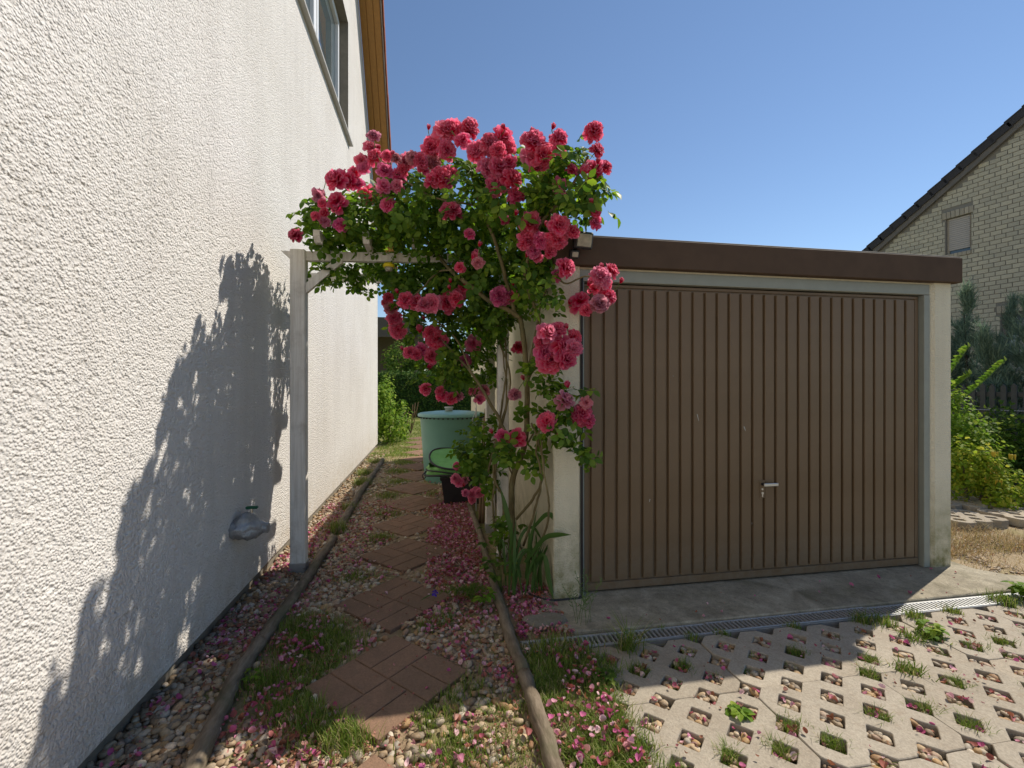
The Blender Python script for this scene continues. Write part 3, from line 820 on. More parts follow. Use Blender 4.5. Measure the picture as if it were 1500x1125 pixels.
ys = [0.25]
while ys[-1] < 10.4:
    y = ys[-1]
    ys.append(y + (0.014 if y < .7 else 0.0056 if y < 1.9 else 0.0056 + (y - 1.9) * 0.0058))
ys[-1] = 10.4
zs = [0.085]
while zs[-1] < 4.2:
    z = zs[-1]
    zs.append(z + (0.0050 if z < 2.2 else 0.0050 + (z - 2.2) * 0.010))
zs[-1] = 4.2
ys = np.array(ys); zs = np.array(zs)
Yg, Zg = np.meshgrid(ys, zs, indexing='ij')
Zt = Zg + 0.35 * Yg
n1 = vnoise(Yg / 0.0130, Zt / 0.0095, 21); n2 = vnoise(Yg / 0.0085 + 9, Zt / 0.0070, 22)
nn = 0.60 * n1 + 0.40 * n2
pit = np.clip((0.37 - nn) / 0.10, 0, 1); pit = pit * pit * (3 - 2 * pit)
fade = np.clip((5.2 - Yg) / 2.6, 0, 1) * np.clip((4.2 - Zg) / 0.3, 0, 1) * np.clip((Zg - 0.085) / 0.01, 0, 1) * np.clip((Yg - 0.25) / 0.1, 0, 1)
Xg = XW + fade * (-0.0046 * pit + 0.0006 * (nn - 0.5)) + 0.004 * (vnoise(Yg * 1.3, Zg * 1.3, 23) - 0.5) * fade
V = np.stack([Xg, Yg, Zg], -1).reshape(-1, 3)
wall = mk('wall', V, grid_faces(len(ys), len(zs)), M['stucco'], house, smooth=True)
# gable above, end walls
g = MB()
def yz(poly, x=XW): g.add([(x, y, z) for y, z in poly], [tuple(range(len(poly)))])
WY0, WY1, WZ0, WZ1 = 4.0, 6.86, 4.90, 6.60
yz([(-3, 0.085), (0.25, 0.085), (0.25, 4.2), (-3, 4.2)])
yz([(-3, 4.2), (WY0, 4.2), (WY0, zroof(WY0) - .01), (RY, RZ - .01), (-3, RZ - HS * (RY + 3))])
yz([(WY0, 4.2), (WY1, 4.2), (WY1, WZ0), (WY0, WZ0)])
yz([(WY0, WZ1), (WY1, WZ1), (WY1, zroof(WY1) - .01), (WY0, zroof(WY0) - .01)])
yz([(WY1, 4.2), (10.4, 4.2), (10.4, zroof(10.4) - .01), (WY1, zroof(WY1) - .01)])
XB = -9.0
g.add([(XW, 10.4, 0.085), (XB, 10.4, 0.085), (XB, 10.4, 4.5), (XW, 10.4, 4.5)], [(0, 1, 2, 3)])
g.add([(XW, -3, 0.085), (XB, -3, 0.085), (XB, -3, 4.5), (XW, -3, 4.5)], [(0, 3, 2, 1)])
# bottom lip of the render coat
g.add([(XW, -3, 0.085), (XW, 10.4, 0.085), (XW - .06, 10.4, 0.087), (XW - .06, -3, 0.087)], [(0, 3, 2, 1)])
g.build('gable_wall', M['stucco'], house)
MB().box(XB, XW - 0.045, -3, 10.385, -0.06, 0.10).build('plinth', M['plinth'], house)
# roof
ang = math.atan(HS)
def slope_mtx(sgn=1):
    return Matrix.Translation((0, RY, RZ)) @ Matrix.Rotation(-ang * sgn, 4, 'X')
L = 7.35 / math.cos(ang)
roof = MB().box(XB, XW - 0.02, 0, L, 0.02, 0.16).xf(slope_mtx())
r2 = MB().box(XB, -0.86, -L, 0, 0.02, 0.16).xf(Matrix.Translation((0, RY, RZ)) @ Matrix.Rotation(ang, 4, 'X'))
roof.add(r2.V, r2.F)
ro = roof.build('roof', M['verge'], house)
bw = 0.112
for k in range(3):
    MB().box(XW + .003 + k * bw, XW + k * bw + bw - 0.003, 0, L, 0.0, 0.02, 0.002).xf(slope_mtx()).build('soffit_board', M['soffit'], house)
MB().box(-0.862, -0.842, 0, L, -0.015, 0.11, 0.002).xf(slope_mtx()).build('bargeboard', M['carport_wood'], house)
tm = MB().box(-0.28, 0.035, 0, 0.40, 0.0, 0.035, 0.006).box(0.012, 0.034, 0.005, 0.395, -0.09, 0.0, 0.004)
tm.xf(Matrix.Rotation(R(-3.4), 4, 'X'))
TME = mesh_np('roof_tile', tm.V, tm.F, M['red_tile'])
k = 0
y = 0.1
while y < L - 0.3:
    w = slope_mtx() @ Vector((-0.85 + random.uniform(-.004, .004), y, 0.165))
    inst('roof_tile', TME, w, ro, (-ang, 0, random.uniform(-.006, .006)))
    y += 0.345
# window
win = MB()
xr = XW - 0.14
win.add([(XW, WY0, WZ0), (XW, WY1, WZ0), (XW, WY1, WZ1), (XW, WY0, WZ1), (xr, WY0, WZ0), (xr, WY1, WZ0), (xr, WY1, WZ1), (xr, WY0, WZ1)],
        [(0, 1, 5, 4), (1, 2, 6, 5), (2, 3, 7, 6), (3, 0, 4, 7)])
wobj = win.build('window', M['plinth'], house)
fr = MB()
x0, x1 = xr - 0.05, xr + 0.02
t = 0.075
fr.box(x0, x1, WY0, WY1, WZ0, WZ0 + t, .004).box(x0, x1, WY0, WY1, WZ1 - t, WZ1, .004)
ym = 5.50
for a, b in ((WY0, WY0 + t), (ym - .045, ym + .045), (WY1 - t, WY1)):
    fr.box(x0, x1 - .001, a, b, WZ0 + t, WZ1 - t, .004)
fr.build('frame', M['white_paint'], wobj)
for a, b in ((WY0 + t, ym - .045), (ym + .045, WY1 - t)):
    sa = MB()
    u = 0.06
    z0, z1 = WZ0 + t, WZ1 - t
    sa.box(x0 + .015, x1 + .012, a + .004, b - .004, z0 + .004, z0 + u, .004).box(x0 + .015, x1 + .012, a + .004, b - .004, z1 - u, z1 - .004, .004)
    sa.box(x0 + .016, x1 + .011, a + .004, a + u, z0 + u, z1 - u, .004).box(x0 + .016, x1 + .011, b - u, b - .004, z0 + u, z1 - u, .004)
    sa.build('sash', M['white_paint'], wobj)
    MB().box(x0 + .03, x0 + .036, a + u, b - u, z0 + u, z1 - u).build('pane', M['glass'], wobj)
MB().prism([(XW + .055, WZ0 - .035), (XW + .055, WZ0 - .008), (xr + .02, WZ0 + .02), (xr + .02, WZ0 + .012), (XW + .001, WZ0 - .012), (XW + .001, WZ0 - .035)], 'y', WY0 - .04, WY1 + .09).build('sill', M['sill'], wobj)

# wrapped tap on the wall
tap = thing('wall_tap', (XW, 3.04, 0.50), 'outdoor tap wrapped in a crumpled silver grey plastic bag on white wall', 'tap')
bm = bmesh.new()
bmesh.ops.create_icosphere(bm, subdivisions=4, radius=1.0)
for v in bm.verts:
    p = v.co.copy()
    s_ = (p.x + 1) / 2
    rr = 0.052 + 0.028 * math.sin(min(1, s_ * 1.15) * math.pi) - 0.012 * s_
    n = 0.30 * mnoise.noise(p * 1.9 + Vector((4, 1, 0))) + 0.16 * mnoise.noise(p * 4.2)
    rad = rr * (1 + n) * (1 + 0.35 * max(0, p.z) * math.exp(-((s_ - .45) / .16) ** 2))
    rad *= max(0.02, 1 - p.x * p.x) ** -0.42 * (0.9 if s_ < .5 else 0.9 - .12 * (s_ - .5))
    v.co = (XW - 0.015 + 0.19 * s_, 3.04 + p.y * rad * 1.2 + 0.10 * s_ - 0.02, 0.515 + p.z * rad * 1.1 - 0.03 * s_ * s_)
MB().bm(bm).build('plastic_bag', M['foil'], tap, smooth=True)
MB().tube([(XW + .085, 3.07, .56), (XW + .088, 3.07, .628)], 0.010, 8).build('valve_stem', M['chrome'], tap)
MB().box(XW + .055, XW + .125, 3.058, 3.082, .622, .640, .005).build('tap_handle', M['tap_green'], tap)
MB().tube([(XW - .01, 3.04, .50), (XW + .06, 3.05, .50)], 0.016, 10).build('pipe', M['chrome'], tap, smooth=True)

# ------------------------------------------------------------------ the garage
GX0, GX1, GY0, GY1, GZ = 0.767, 3.92, 2.845, 9.3, 2.30
garage = thing('garage', (2.34, 2.845, 0), 'cream rendered single garage with brown up and over door and brown fascia', 'garage')
MB().box(GX0 + .004, GX0 + .10, GY0 + .16, GY1, -.06, GZ).box(GX1 - .10, GX1 - .004, GY0 + .16, GY1, -.06, GZ).box(GX0 + .10, GX1 - .10, GY1 - .1, GY1 - .002, -.06, GZ).build('wall', M['garage_stucco'], garage)
MB().box(GX0, 0.946, GY0, GY0 + .16, -.06, 2.18, .006).build('pillar', M['garage_stucco'], garage)
MB().prism([(3.714, GY0 + .03), (3.745, GY0), (GX1 - .03, GY0), (GX1, GY0 + .03), (GX1, GY0 + .16), (3.714, GY0 + .16)], 'z', -.06, 2.18).build('pillar', M['garage_stucco'], garage)
MB().box(0.946, 3.714, GY0 + .02, GY0 + .16, 2.14, 2.28).build('lintel', M['garage_stucco'], garage)
MB().box(GX0 - .012, GX1 + .020, GY0 - .045, GY0 + .02, 2.165, 2.352, .004).box(GX0 - .010, GX0 - .002, GY0 + .02, GY1 + .03, 2.167, 2.345).box(GX1 + .006, GX1 + .018, GY0 + .02, GY1 + .03, 2.167, 2.345).build('fascia', M['brown_fascia'], garage)
MB().box(GX0 - .002, GX1 + .006, GY0 + .02, GY1 + .02, 2.28, 2.335).build('roof', M['bitumen'], garage)
MB().box(GX0 - .004, GX1 + .012, GY0 - .037, GY0 + .019, 2.352, 2.362, .002).build('edge_trim', M['verge'], garage)
DX0, DX1, DZ0, DZ1 = 0.985, 3.652, 0.025, 2.068
fm = MB().box(0.947, 3.713, GY0 + .012, GY0 + .075, DZ1 + .008, 2.152, .003)
fm.box(0.947, DX0 - .008, GY0 + .010, GY0 + .075, .012, DZ1 + .006, .003).box(DX1 + .008, 3.713, GY0 + .010, GY0 + .075, .012, DZ1 + .006, .003)
fm.build('door_frame', M['frame_grey'], garage)
yd = GY0 + .055
dm = MB().box(DX0, DX1, yd, yd + .02, DZ0, DZ1)
dm.box(DX0 + .002, DX1 - .002, yd - .012, yd - .0005, DZ0 + .001, DZ0 + .052, .003)
dm.box(DX0 + .002, DX1 - .002, yd - .010, yd - .0005, DZ1 - .022, DZ1 - .001, .003)
dm.box(DX0 + .002, DX0 + .032, yd - .010, yd - .0005, DZ0 + .053, DZ1 - .023, .003).box(DX1 - .032, DX1 - .002, yd - .010, yd - .0005, DZ0 + .053, DZ1 - .023, .003)
door = dm.build('door', M['door'], garage)
NR = 28
pitch = (DX1 - DX0 - 0.08) / NR
rz0, rz1 = DZ0 + .066, DZ1 - .034
rb = MB()
hw = pitch / 2 - 0.0085
prof = [(-hw, 0), (-hw + .002, -.0175), (-hw + .005, -.020), (hw - .005, -.020), (hw - .002, -.0175), (hw, 0)]
V = [(x, y, z) for z in (rz0, rz1) for x, y in prof]
F = [(i, i + 1, i + 7, i + 6) for i in range(5)] + [(0, 5, 4, 3, 2, 1), (6, 7, 8, 9, 10, 11)]
rb.add(V, F)
RM = mesh_np('rib', np.array(rb.V) - np.array((0, 0, 0)), rb.F, M['door'])
for k in range(NR):
    inst('rib', RM, (DX0 + .04 + pitch * (k + .5), yd - .0004, 0.0), door)
hx, hz = 2.302, 0.690
MB().box(hx - .022, hx + .022, yd - .0235, yd - .0205, hz - .10, hz + .028, .002).build('lock_plate', M['door'], door)
MB().tube([(hx, yd - .015, hz), (hx, yd - .050, hz)], 0.010, 10).build('spindle', M['rubber'], door)
MB().box(hx - .008, hx + .105, yd - .058, yd - .045, hz - .012, hz + .010, .004).build('handle', M['chrome'], door)
MB().tube([(hx, yd - .022, hz - .036), (hx, yd - .027, hz - .036)], 0.007, 10).build('keyhole_cover', M['chrome'], door)
MB().tube([(hx, yd - .022, hz - .064), (hx, yd - .030, hz - .064)], 0.009, 10).box(hx - .004, hx + .004, yd - .029, yd - .0237, hz - .09, hz - .07, .001).build('lock_cylinder', M['chrome'], door)

for (x, z, l, w_, tlt) in ((1.80, 1.19, .045, .003, .25), (1.62, 1.46, .012, .006, .1), (2.16, 1.10, .03, .004, .4), (2.22, .42, .012, .008, .2), (2.95, 1.55, .010, .005, .1), (1.45, .62, .02, .003, -.2)):
    V = [(x - w_, yd - .0212, z), (x + w_, yd - .0212, z), (x + w_ * .4 + tlt * l, yd - .0212, z - l), (x - w_ * .4 + tlt * l, yd - .0212, z - l)]
    MB().add(V, [(0, 3, 2, 1)]).build('paint_scratch', M['plinth'] if w_ > .0045 else M['grey_plastic'], door)
# cable round the pillar foot
o = MB().tube(spline([(0.60, 2.98, .01), (0.70, 2.86, .012), (0.76, 2.825, .014), (0.86, 2.826, .014), (0.945, 2.83, .018), (0.957, 2.838, .06), (0.957, 2.843, .4), (0.957, 2.843, 1.2), (0.957, 2.843, 2.1)], 8), 0.008, 8).build('cable', M['rubber'], smooth=True)
tag(o, 'black cable running round the pillar foot and up beside garage door', 'cable')

# floodlight with sensor at the fascia corner
fl = thing('floodlight', (0.86, 2.80, 2.2), 'small black floodlight with motion sensor on garage fascia corner', 'floodlight')
mt = Matrix.Translation((0.925, 2.70, 2.29)) @ Matrix.Rotation(R(8), 4, 'Z') @ Matrix.Rotation(R(14), 4, 'X')
MB().box(-.062, .062, -.0, .045, -.052, .052, .008).box(-.03, .03, .045, .07, -.03, .03, .006).xf(mt).build('housing', M['black_plastic'], fl)
MB().box(-.048, .048, -.006, -.0005, -.038, .038, .002).xf(mt).build('lens', M['lens'], fl)
MB().tube([(0.90, 2.74, 2.27), (0.885, 2.775, 2.25), (0.88, 2.80, 2.25)], 0.012, 8).build('bracket', M['black_plastic'], fl)
mt2 = Matrix.Translation((0.872, 2.72, 2.205)) @ Matrix.Rotation(R(20), 4, 'X')
MB().box(-.028, .028, 0, .05, -.026, .026, .006).xf(mt2).build('sensor', M['black_plastic'], fl)
MB().box(-.020, .020, -.005, -.0005, -.016, .016, .003).xf(mt2).build('sensor_window', M['lens'], fl)

# ------------------------------------------------------------------ white rose arch
arch = thing('rose_arch', (-0.25, 3.64, 0), 'weathered white wooden rose arch with braces and short rafters', 'pergola')
def post(x0, x1, y0, y1, z0, z1):
    p = MB().box(x0, x1, y0, y1, z0, z1, .006).build('post', M['white_wood'], arch)
    MB().box(x0 - .004, x1 + .004, y0 - .004, y1 + .004, -.04, z0 + .05, .003).build('post_shoe', M['steel'], p)
post(-1.044, -0.937, 3.60, 3.69, 0.02, 2.405)
post(0.50, 0.585, 3.50, 3.585, 0.02, 2.44)
post(0.50, 0.585, 4.30, 4.385, 0.02, 2.40)
# front beam, slightly rising to the right
def beam(y0, y1, xa, za, xb, zb, h, point=True):
    m = MB()
    pl = [(xa + (.03 if point else 0), za - h), (xb, zb - h), (xb, zb), (xa - .04 if point else xa, za)]
    m.prism(pl, 'y', y0, y1)
    return m.build('beam', M['white_wood'], arch)
beam(3.615, 3.665, -1.07, 2.388, 0.80, 2.445, 0.066)
beam(4.31, 4.36, -1.15, 2.39, 0.80, 2.43, 0.066, False)
def brace(xa, za, xb, zb, w=0.055):
    d = Vector((xb - xa, 0, zb - za)).normalized()
    n = Vector((-d.z, 0, d.x)) * w / 2
    pl = [(xa + n.x, za + n.z), (xa - n.x, za - n.z), (xb - n.x, zb - n.z), (xb + n.x, zb + n.z)]
    MB().prism(pl, 'y', 3.618, 3.662).build('brace', M['white_wood'], arch)
brace(-0.955, 2.10, -0.69, 2.345)
brace(0.515, 2.12, 0.25, 2.375)
for k, x in enumerate((-0.80, -0.47, -0.13, 0.20, 0.52)):
    za = 2.395 + (x + 1.0) * 0.03
    pl = [(3.36, za + .035), (3.395, za - .004), (4.55, za - .004), (4.58, za + .035), (4.55, za + .075), (3.36, za + .075)]
    MB().prism([(y, z) for y, z in pl], 'x', x - .022, x + .022).build('rafter', M['white_wood'], arch)
# little yellow lantern hanging under the beam
lt = thing('garden_lantern', (-0.33, 3.58, 2.26), 'tiny yellow topped lantern clipped under the white beam', 'lantern')
MB().lathe([(.042, .030), (.045, .045), (.030, .062), (.006, .068)], 18, (-0.33, 3.58, 2.26)).build('cap', M['yellow'], lt, smooth=True)
MB().lathe([(.020, 0), (.030, .008), (.032, .030)], 16, (-0.33, 3.58, 2.26)).build('lamp_glass', M['lens'], lt, smooth=True)

# ------------------------------------------------------------------ barrel, tub, bag, sticks
bar = thing('rain_barrel', (0.275, 6.85, 0), 'large round green plastic rain barrel with lid beside garage', 'barrel')
c = (0.275, 6.85, 0)
MB().lathe([(.385, -.03), (.395, .0), (.43, .5), (.462, .93), (.475, .94)], 48, c).build('body', M['green_plastic'], bar, smooth=True)
lid = MB().lathe([(.490, .925), (.495, .935), (.493, .962), (.465, .975), (.30, .992), (.1, 1.0), (.02, 1.002)], 48, c).build('lid', M['lid_plastic'], bar, smooth=True)
MB().lathe([(.052, .985), (.056, 1.04), (.066, 1.05), (.066, 1.062), (.03, 1.064)], 20, (0.235, 6.80, 0)).build('knob', M['grey_plastic'], lid, smooth=True)
kk = MB()
for k in range(44):
    a = 2 * math.pi * k / 44
    x, y = c[0] + .478 * math.cos(a), c[1] + .478 * math.sin(a)
    kk.box(x - .012, x + .012, y - .012, y + .012, .905, .923)
kk.build('rim_notch', M['black_plastic'], bar)

tub = thing('planter_tub', (0.36, 5.55, 0), 'square black plastic planter tub under a folded green bag', 'planter')
def frustum(cx, cy, z0, z1, a0, b0, a1, b1):
    V = [(cx - a0, cy - b0, z0), (cx + a0, cy - b0, z0), (cx + a0, cy + b0, z0), (cx - a0, cy + b0, z0),
         (cx - a1, cy - b1, z1), (cx + a1, cy - b1, z1), (cx + a1, cy + b1, z1), (cx - a1, cy + b1, z1)]
    return V, [(0, 3, 2, 1), (4, 5, 6, 7), (0, 1, 5, 4), (1, 2, 6, 5), (2, 3, 7, 6), (3, 0, 4, 7)]
m = MB(); m.add(*frustum(0.36, 5.55, -.01, .30, .225, .20, .265, .24)); m.build('body', M['black_plastic'], tub)
m = MB(); m.add(*frustum(0.36, 5.55, .285, .325, .275, .25, .282, .257)); m.build('rim', M['black_plastic'], tub)

bag = thing('garden_waste_bag', (0.26, 5.50, 0.33), 'flattened green pop up garden waste bag lying on black tub', 'bag')
def ring(c, rx, ry, tilt, z, r, name, mat, yaw=0, ty=0.0):
    P = []
    for k in range(41):
        a = 2 * math.pi * k / 40
        x, y = rx * math.cos(a), ry * math.sin(a)
        P.append((c[0] + x, c[1] + y, z - x * tilt + y * ty + 0.012 * math.sin(3 * a + yaw)))
    return MB().tube(P, r, 8).build(name, mat, bag, smooth=True)
def disc(c, rx, ry, tilt, z, sag, name, mat, ty=0.0):
    V = []; F = []
    nr, ns = 9, 40
    for i in range(nr):
        t = i / (nr - 1)
        for k in range(ns):
            a = 2 * math.pi * k / ns
            x, y = rx * t * math.cos(a), ry * t * math.sin(a)
            wv = 0.012 * math.sin(3 * a) * t + 0.010 * mnoise.noise(Vector((x * 9, y * 9, sag * 50)))
            V.append((c[0] + x, c[1] + y, z - x * tilt + y * ty - sag * (1 - t * t) + wv))
    for i in range(nr - 1):
        for k in range(ns):
            F.append((i * ns + k, (i + 1) * ns + k, (i + 1) * ns + (k + 1) % ns, i * ns + (k + 1) % ns))
    return MB().add(V, F).build(name, mat, bag, smooth=True)
disc((0.30, 5.50, 0), .34, .30, 0.10, .500, -.008, 'cover', M['bag_green'], .30)
ring((0.30, 5.50, 0), .34, .30, 0.10, .500, .012, 'hoop', M['rubber'], 0, .30)
m = MB()
V = []; F = []
ns = 56; prof = [(1.0, .345), (1.05, .36), (.95, .385), (1.03, .40), (.94, .42), (.98, .44)]
for r_, z in prof:
    for k in range(ns):
        a = 2 * math.pi * k / ns
        w = 1 + 0.03 * math.sin(7 * a + z * 60) + .02 * math.sin(13 * a)
        V.append((0.27 + .33 * r_ * w * math.cos(a), 5.50 + .29 * r_ * w * math.sin(a), z + .01 * math.sin(5 * a)))
for j in range(len(prof) - 1):
    for k in range(ns):
        F.append((j * ns + k, j * ns + (k + 1) % ns, (j + 1) * ns + (k + 1) % ns, (j + 1) * ns + k))
m.add(V, F); m.build('crumpled_side', M['bag_green'], bag, smooth=True)
ring((0.26, 5.50, 0), .36, .31, -0.02, .352, .012, 'hoop', M['rubber'], 1)
ring((0.27, 5.49, 0), .35, .31, 0.03, .385, .008, 'hoop', M['rubber'], 2)
MB().tube([(-0.10 + .02 * math.cos(a), 5.42, .325 + .028 * math.sin(a)) for a in [2 * math.pi * k / 12 for k in range(13)]], 0.006, 6).build('handle', M['rubber'], bag, smooth=True)

st = thing('plant_support', (0.47, 5.0, 0), 'thin galvanised spiral plant stake standing before the green barrel', 'stake')
MB().box(.462, .476, 5.0, 5.012, 0, 1.14, .002).build('stake', M['steel'], st)
MB().tube([(0.45 + .022 * math.cos(z * 22), 4.99 + .022 * math.sin(z * 22), z) for z in np.linspace(.25, 1.2, 60)], 0.004, 6).build('spiral_wire', M['steel'], st, smooth=True)
for k, (x, y, dx, h) in enumerate([(0.50, 4.6, .03, 1.15), (0.53, 4.55, .01, 1.2), (0.56, 4.65, -.02, 1.12), (0.47, 4.62, .05, 1.05), (0.585, 4.6, -.01, 1.18)]):
    o = MB().tube(spline([(x, y, -.01), (x + dx * .4, y, h * .5), (x + dx, y - .02, h)], 4), [.015] * 9, 8, .08).build('support_cane', M['cane'], smooth=True)
    tag(o, 'brown upright support cane in a row behind the white arch post', 'cane', 'brown support canes by the arch post')

# ------------------------------------------------------------------ the climbing rose
rose = thing('climbing_rose', (0.62, 3.25, 0), 'climbing rose full of pink double blooms growing over the white arch', 'rose bush')
stem_pts = []
for k, (r0, r1, pts) in enumerate(STEMS):
    P = spline(pts, 7)
    P = [p + 0.008 * Vector((mnoise.noise(Vector((i * .5, k, 0))), mnoise.noise(Vector((i * .5, 0, k))), 0)) for i, p in enumerate(P)]
    rad = [r0 + (r1 - r0) * i / (len(P) - 1) for i in range(len(P))]
    MB().tube(P, rad, 8, .05).build('stem', M['stem'], rose, smooth=True)
    stem_pts += P

# a compound leaf: 5 leaflets on a stalk; template in metres, leaf plane = xy, z up
def leaflet(L, W, fold=0.12, curl=0.12):
    s = [0, .18, .45, .75, 1.0]
    w = [0.06, .72, 1.0, .66, 0.0]
    V = []; F = []
    for i in range(4):
        y = s[i] * L
        z = -curl * L * s[i] ** 2
        V += [(-w[i] * W / 2, y, z + fold * w[i] * W), (0, y, z), (w[i] * W / 2, y, z + fold * w[i] * W)]
    V.append((0, L, -curl * L))
    for i in range(3):
        a = i * 3
        F += [(a, a + 1, a + 4), (a, a + 4, a + 3), (a + 1, a + 2, a + 5), (a + 1, a + 5, a + 4)]
    F += [(9, 10, 12), (10, 11, 12)]
    return np.array(V), np.array(F)
def compound(seed, n=5, L=0.05):
    rr = random.Random(seed)
    VV = []; FF = []; off = 0
    place = [(0, .075, 0), (-.004, .055, 62), (.004, .055, -62), (-.003, .026, 68), (.003, .026, -68), (-.003, .005, 75), (.003, .005, -75)][:n]
    for x, y, a in place:
        v, f = leaflet(L * rr.uniform(.82, 1.12) * (1.1 if a == 0 else 1), L * rr.uniform(.62, .76), rr.uniform(.05, .2), rr.uniform(.02, .3))
        mt = Matrix.Translation((x, y, rr.uniform(-.004, .004))) @ Matrix.Rotation(R(a + rr.uniform(-12, 12)), 4, 'Z') @ Matrix.Rotation(R(rr.uniform(-30, 10)), 4, 'X') @ Matrix.Rotation(R(rr.uniform(-25, 25)), 4, 'Y')
        A = np.array(mt)
        v = v @ A[:3, :3].T + A[:3, 3]
        VV.append(v); FF.append(f + off); off += len(v)
    v = np.array([(-.0012, -.02, 0), (.0012, -.02, 0), (.0008, .078, 0), (-.0008, .078, 0)])
    VV.append(v); FF.append(np.array([(0, 1, 2), (0, 2, 3)]) + off)
    return np.concatenate(VV), np.concatenate(FF)
CL = [compound(k, 5 if k % 3 else 7) for k in range(6)]

def ellipsoid_pts(c, r, n, shell=0.5):
    d = rng.normal(size=(n, 3)); d /= np.linalg.norm(d, axis=1, keepdims=True)
    rad = (shell + (1 - shell) * rng.random(n)) ** 0.6
    rad *= 0.78 + 0.34 * vnoise(d[:, 0] * 3 + 7 * c[0] + 20, d[:, 2] * 3 + 5 * d[:, 1] + 20, 31)
    return np.array(c) + d * rad[:, None] * np.array(r), d

BL = [  # centre, radii, number of leaves
 ((-0.74, 3.50, 2.56), (0.22, 0.38, 0.19), 210), ((-0.46, 3.52, 2.62), (0.30, 0.45, 0.24), 400), ((-0.12, 3.41, 2.64), (0.34, 0.47, 0.28), 520),
 ((0.21, 3.26, 2.65), (0.33, 0.46, 0.33), 560), ((0.52, 2.90, 2.62), (0.30, 0.39, 0.35), 500), ((0.79, 2.64, 2.57), (0.20, 0.30, 0.30), 360),
 ((-0.28, 3.85, 2.28), (0.22, 0.25, 0.14), 110), ((-0.02, 3.78, 2.19), (0.32, 0.28, 0.24), 260), ((0.24, 3.61, 2.13), (0.32, 0.32, 0.30), 360), ((0.46, 3.28, 2.14), (0.27, 0.33, 0.29), 330), ((0.61, 2.94, 2.21), (0.19, 0.25, 0.25), 190),
 ((0.73, 2.86, 2.09), (0.12, 0.16, 0.12), 45), ((-0.24, 3.98, 1.98), (0.14, 0.16, 0.24), 75), ((0.00, 3.88, 1.78), (0.28, 0.18, 0.20), 150), ((0.26, 3.72, 1.76), (0.28, 0.24, 0.24), 200), ((0.45, 3.45, 1.85), (0.18, 0.20, 0.20), 90),
 ((0.02, 3.86, 1.48), (0.20, 0.12, 0.13), 45), ((0.30, 3.72, 1.48), (0.24, 0.16, 0.16), 95), ((0.45, 3.50, 1.42), (0.12, 0.12, 0.12), 40), ((0.16, 3.74, 1.36), (0.16, 0.08, 0.06), 22),
 ((-0.74, 3.72, 2.24), (0.18, 0.12, 0.10), 60), ((-0.54, 3.76, 2.20), (0.18, 0.12, 0.08), 48), ((-0.40, 3.78, 2.08), (0.06, 0.06, 0.10), 16), ((-0.36, 3.80, 2.20), (0.10, 0.10, 0.10), 22),
 ((0.68, 2.80, 1.46), (0.10, 0.12, 0.10), 38), ((0.72, 2.72, 1.28), (0.16, 0.12, 0.12), 70), ((0.80, 2.64, 1.15), (0.13, 0.09, 0.10), 55), ((0.88, 2.62, 1.28), (0.08, 0.06, 0.10), 26), ((0.60, 2.88, 1.15), (0.16, 0.12, 0.10), 60), ((0.50, 2.98, 0.96), (0.14, 0.12, 0.10), 45), ((0.60, 2.86, 0.92), (0.10, 0.08, 0.06), 20), ((0.88, 2.61, 0.98), (0.08, 0.05, 0.06), 18),
 ((0.40, 3.60, 1.02), (0.16, 0.20, 0.12), 60), ((0.34, 3.72, 0.80), (0.16, 0.16, 0.14), 80), ((0.44, 3.55, 0.66), (0.10, 0.12, 0.14), 45), ((0.24, 3.85, 0.85), (0.08, 0.06, 0.05), 16), ((0.38, 3.70, 0.50), (0.08, 0.10, 0.08), 20),
 ((0.15, 4.05, 2.51), (0.41, 0.41, 0.33), 230), ((-0.35, 4.12, 2.50), (0.38, 0.40, 0.22), 170), ((0.47, 3.62, 2.43), (0.28, 0.42, 0.38), 150), ((0.45, 4.12, 2.05), (0.25, 0.35, 0.30), 90), ((-0.75, 4.00, 2.48), (0.22, 0.32, 0.16), 90), ((0.50, 4.20, 1.50), (0.18, 0.25, 0.25), 60),
 ((0.91, 2.66, 2.03), (0.14, 0.05, 0.06), 16), ((0.93, 2.54, 2.45), (0.07, 0.13, 0.20), 60), ((0.82, 2.64, 1.55), (0.08, 0.05, 0.10), 14), ((0.70, 2.70, 1.95), (0.12, 0.10, 0.12), 26), ((0.48, 3.25, 0.35), (0.05, 0.08, 0.10), 12),
]
lp, ln = [], []
for c, r, n in BL:
    p, d = ellipsoid_pts(c, r, int(n * 0.68))
    lp.append(p); ln.append(d)
lp = np.concatenate(lp); ln = np.concatenate(ln)
keep = (lp[:, 0] > -1.12) & ~((lp[:, 0] > 0.74) & (lp[:, 1] > 2.77) & (lp[:, 2] < 2.38))
keep &= ~((lp[:, 0] > 0.71) & (lp[:, 0] < 1.1) & (lp[:, 1] < 2.8) & (lp[:, 2] > 2.07) & (lp[:, 2] < 2.40))   # clear of the floodlight
lp = lp[keep]; ln = ln[keep]
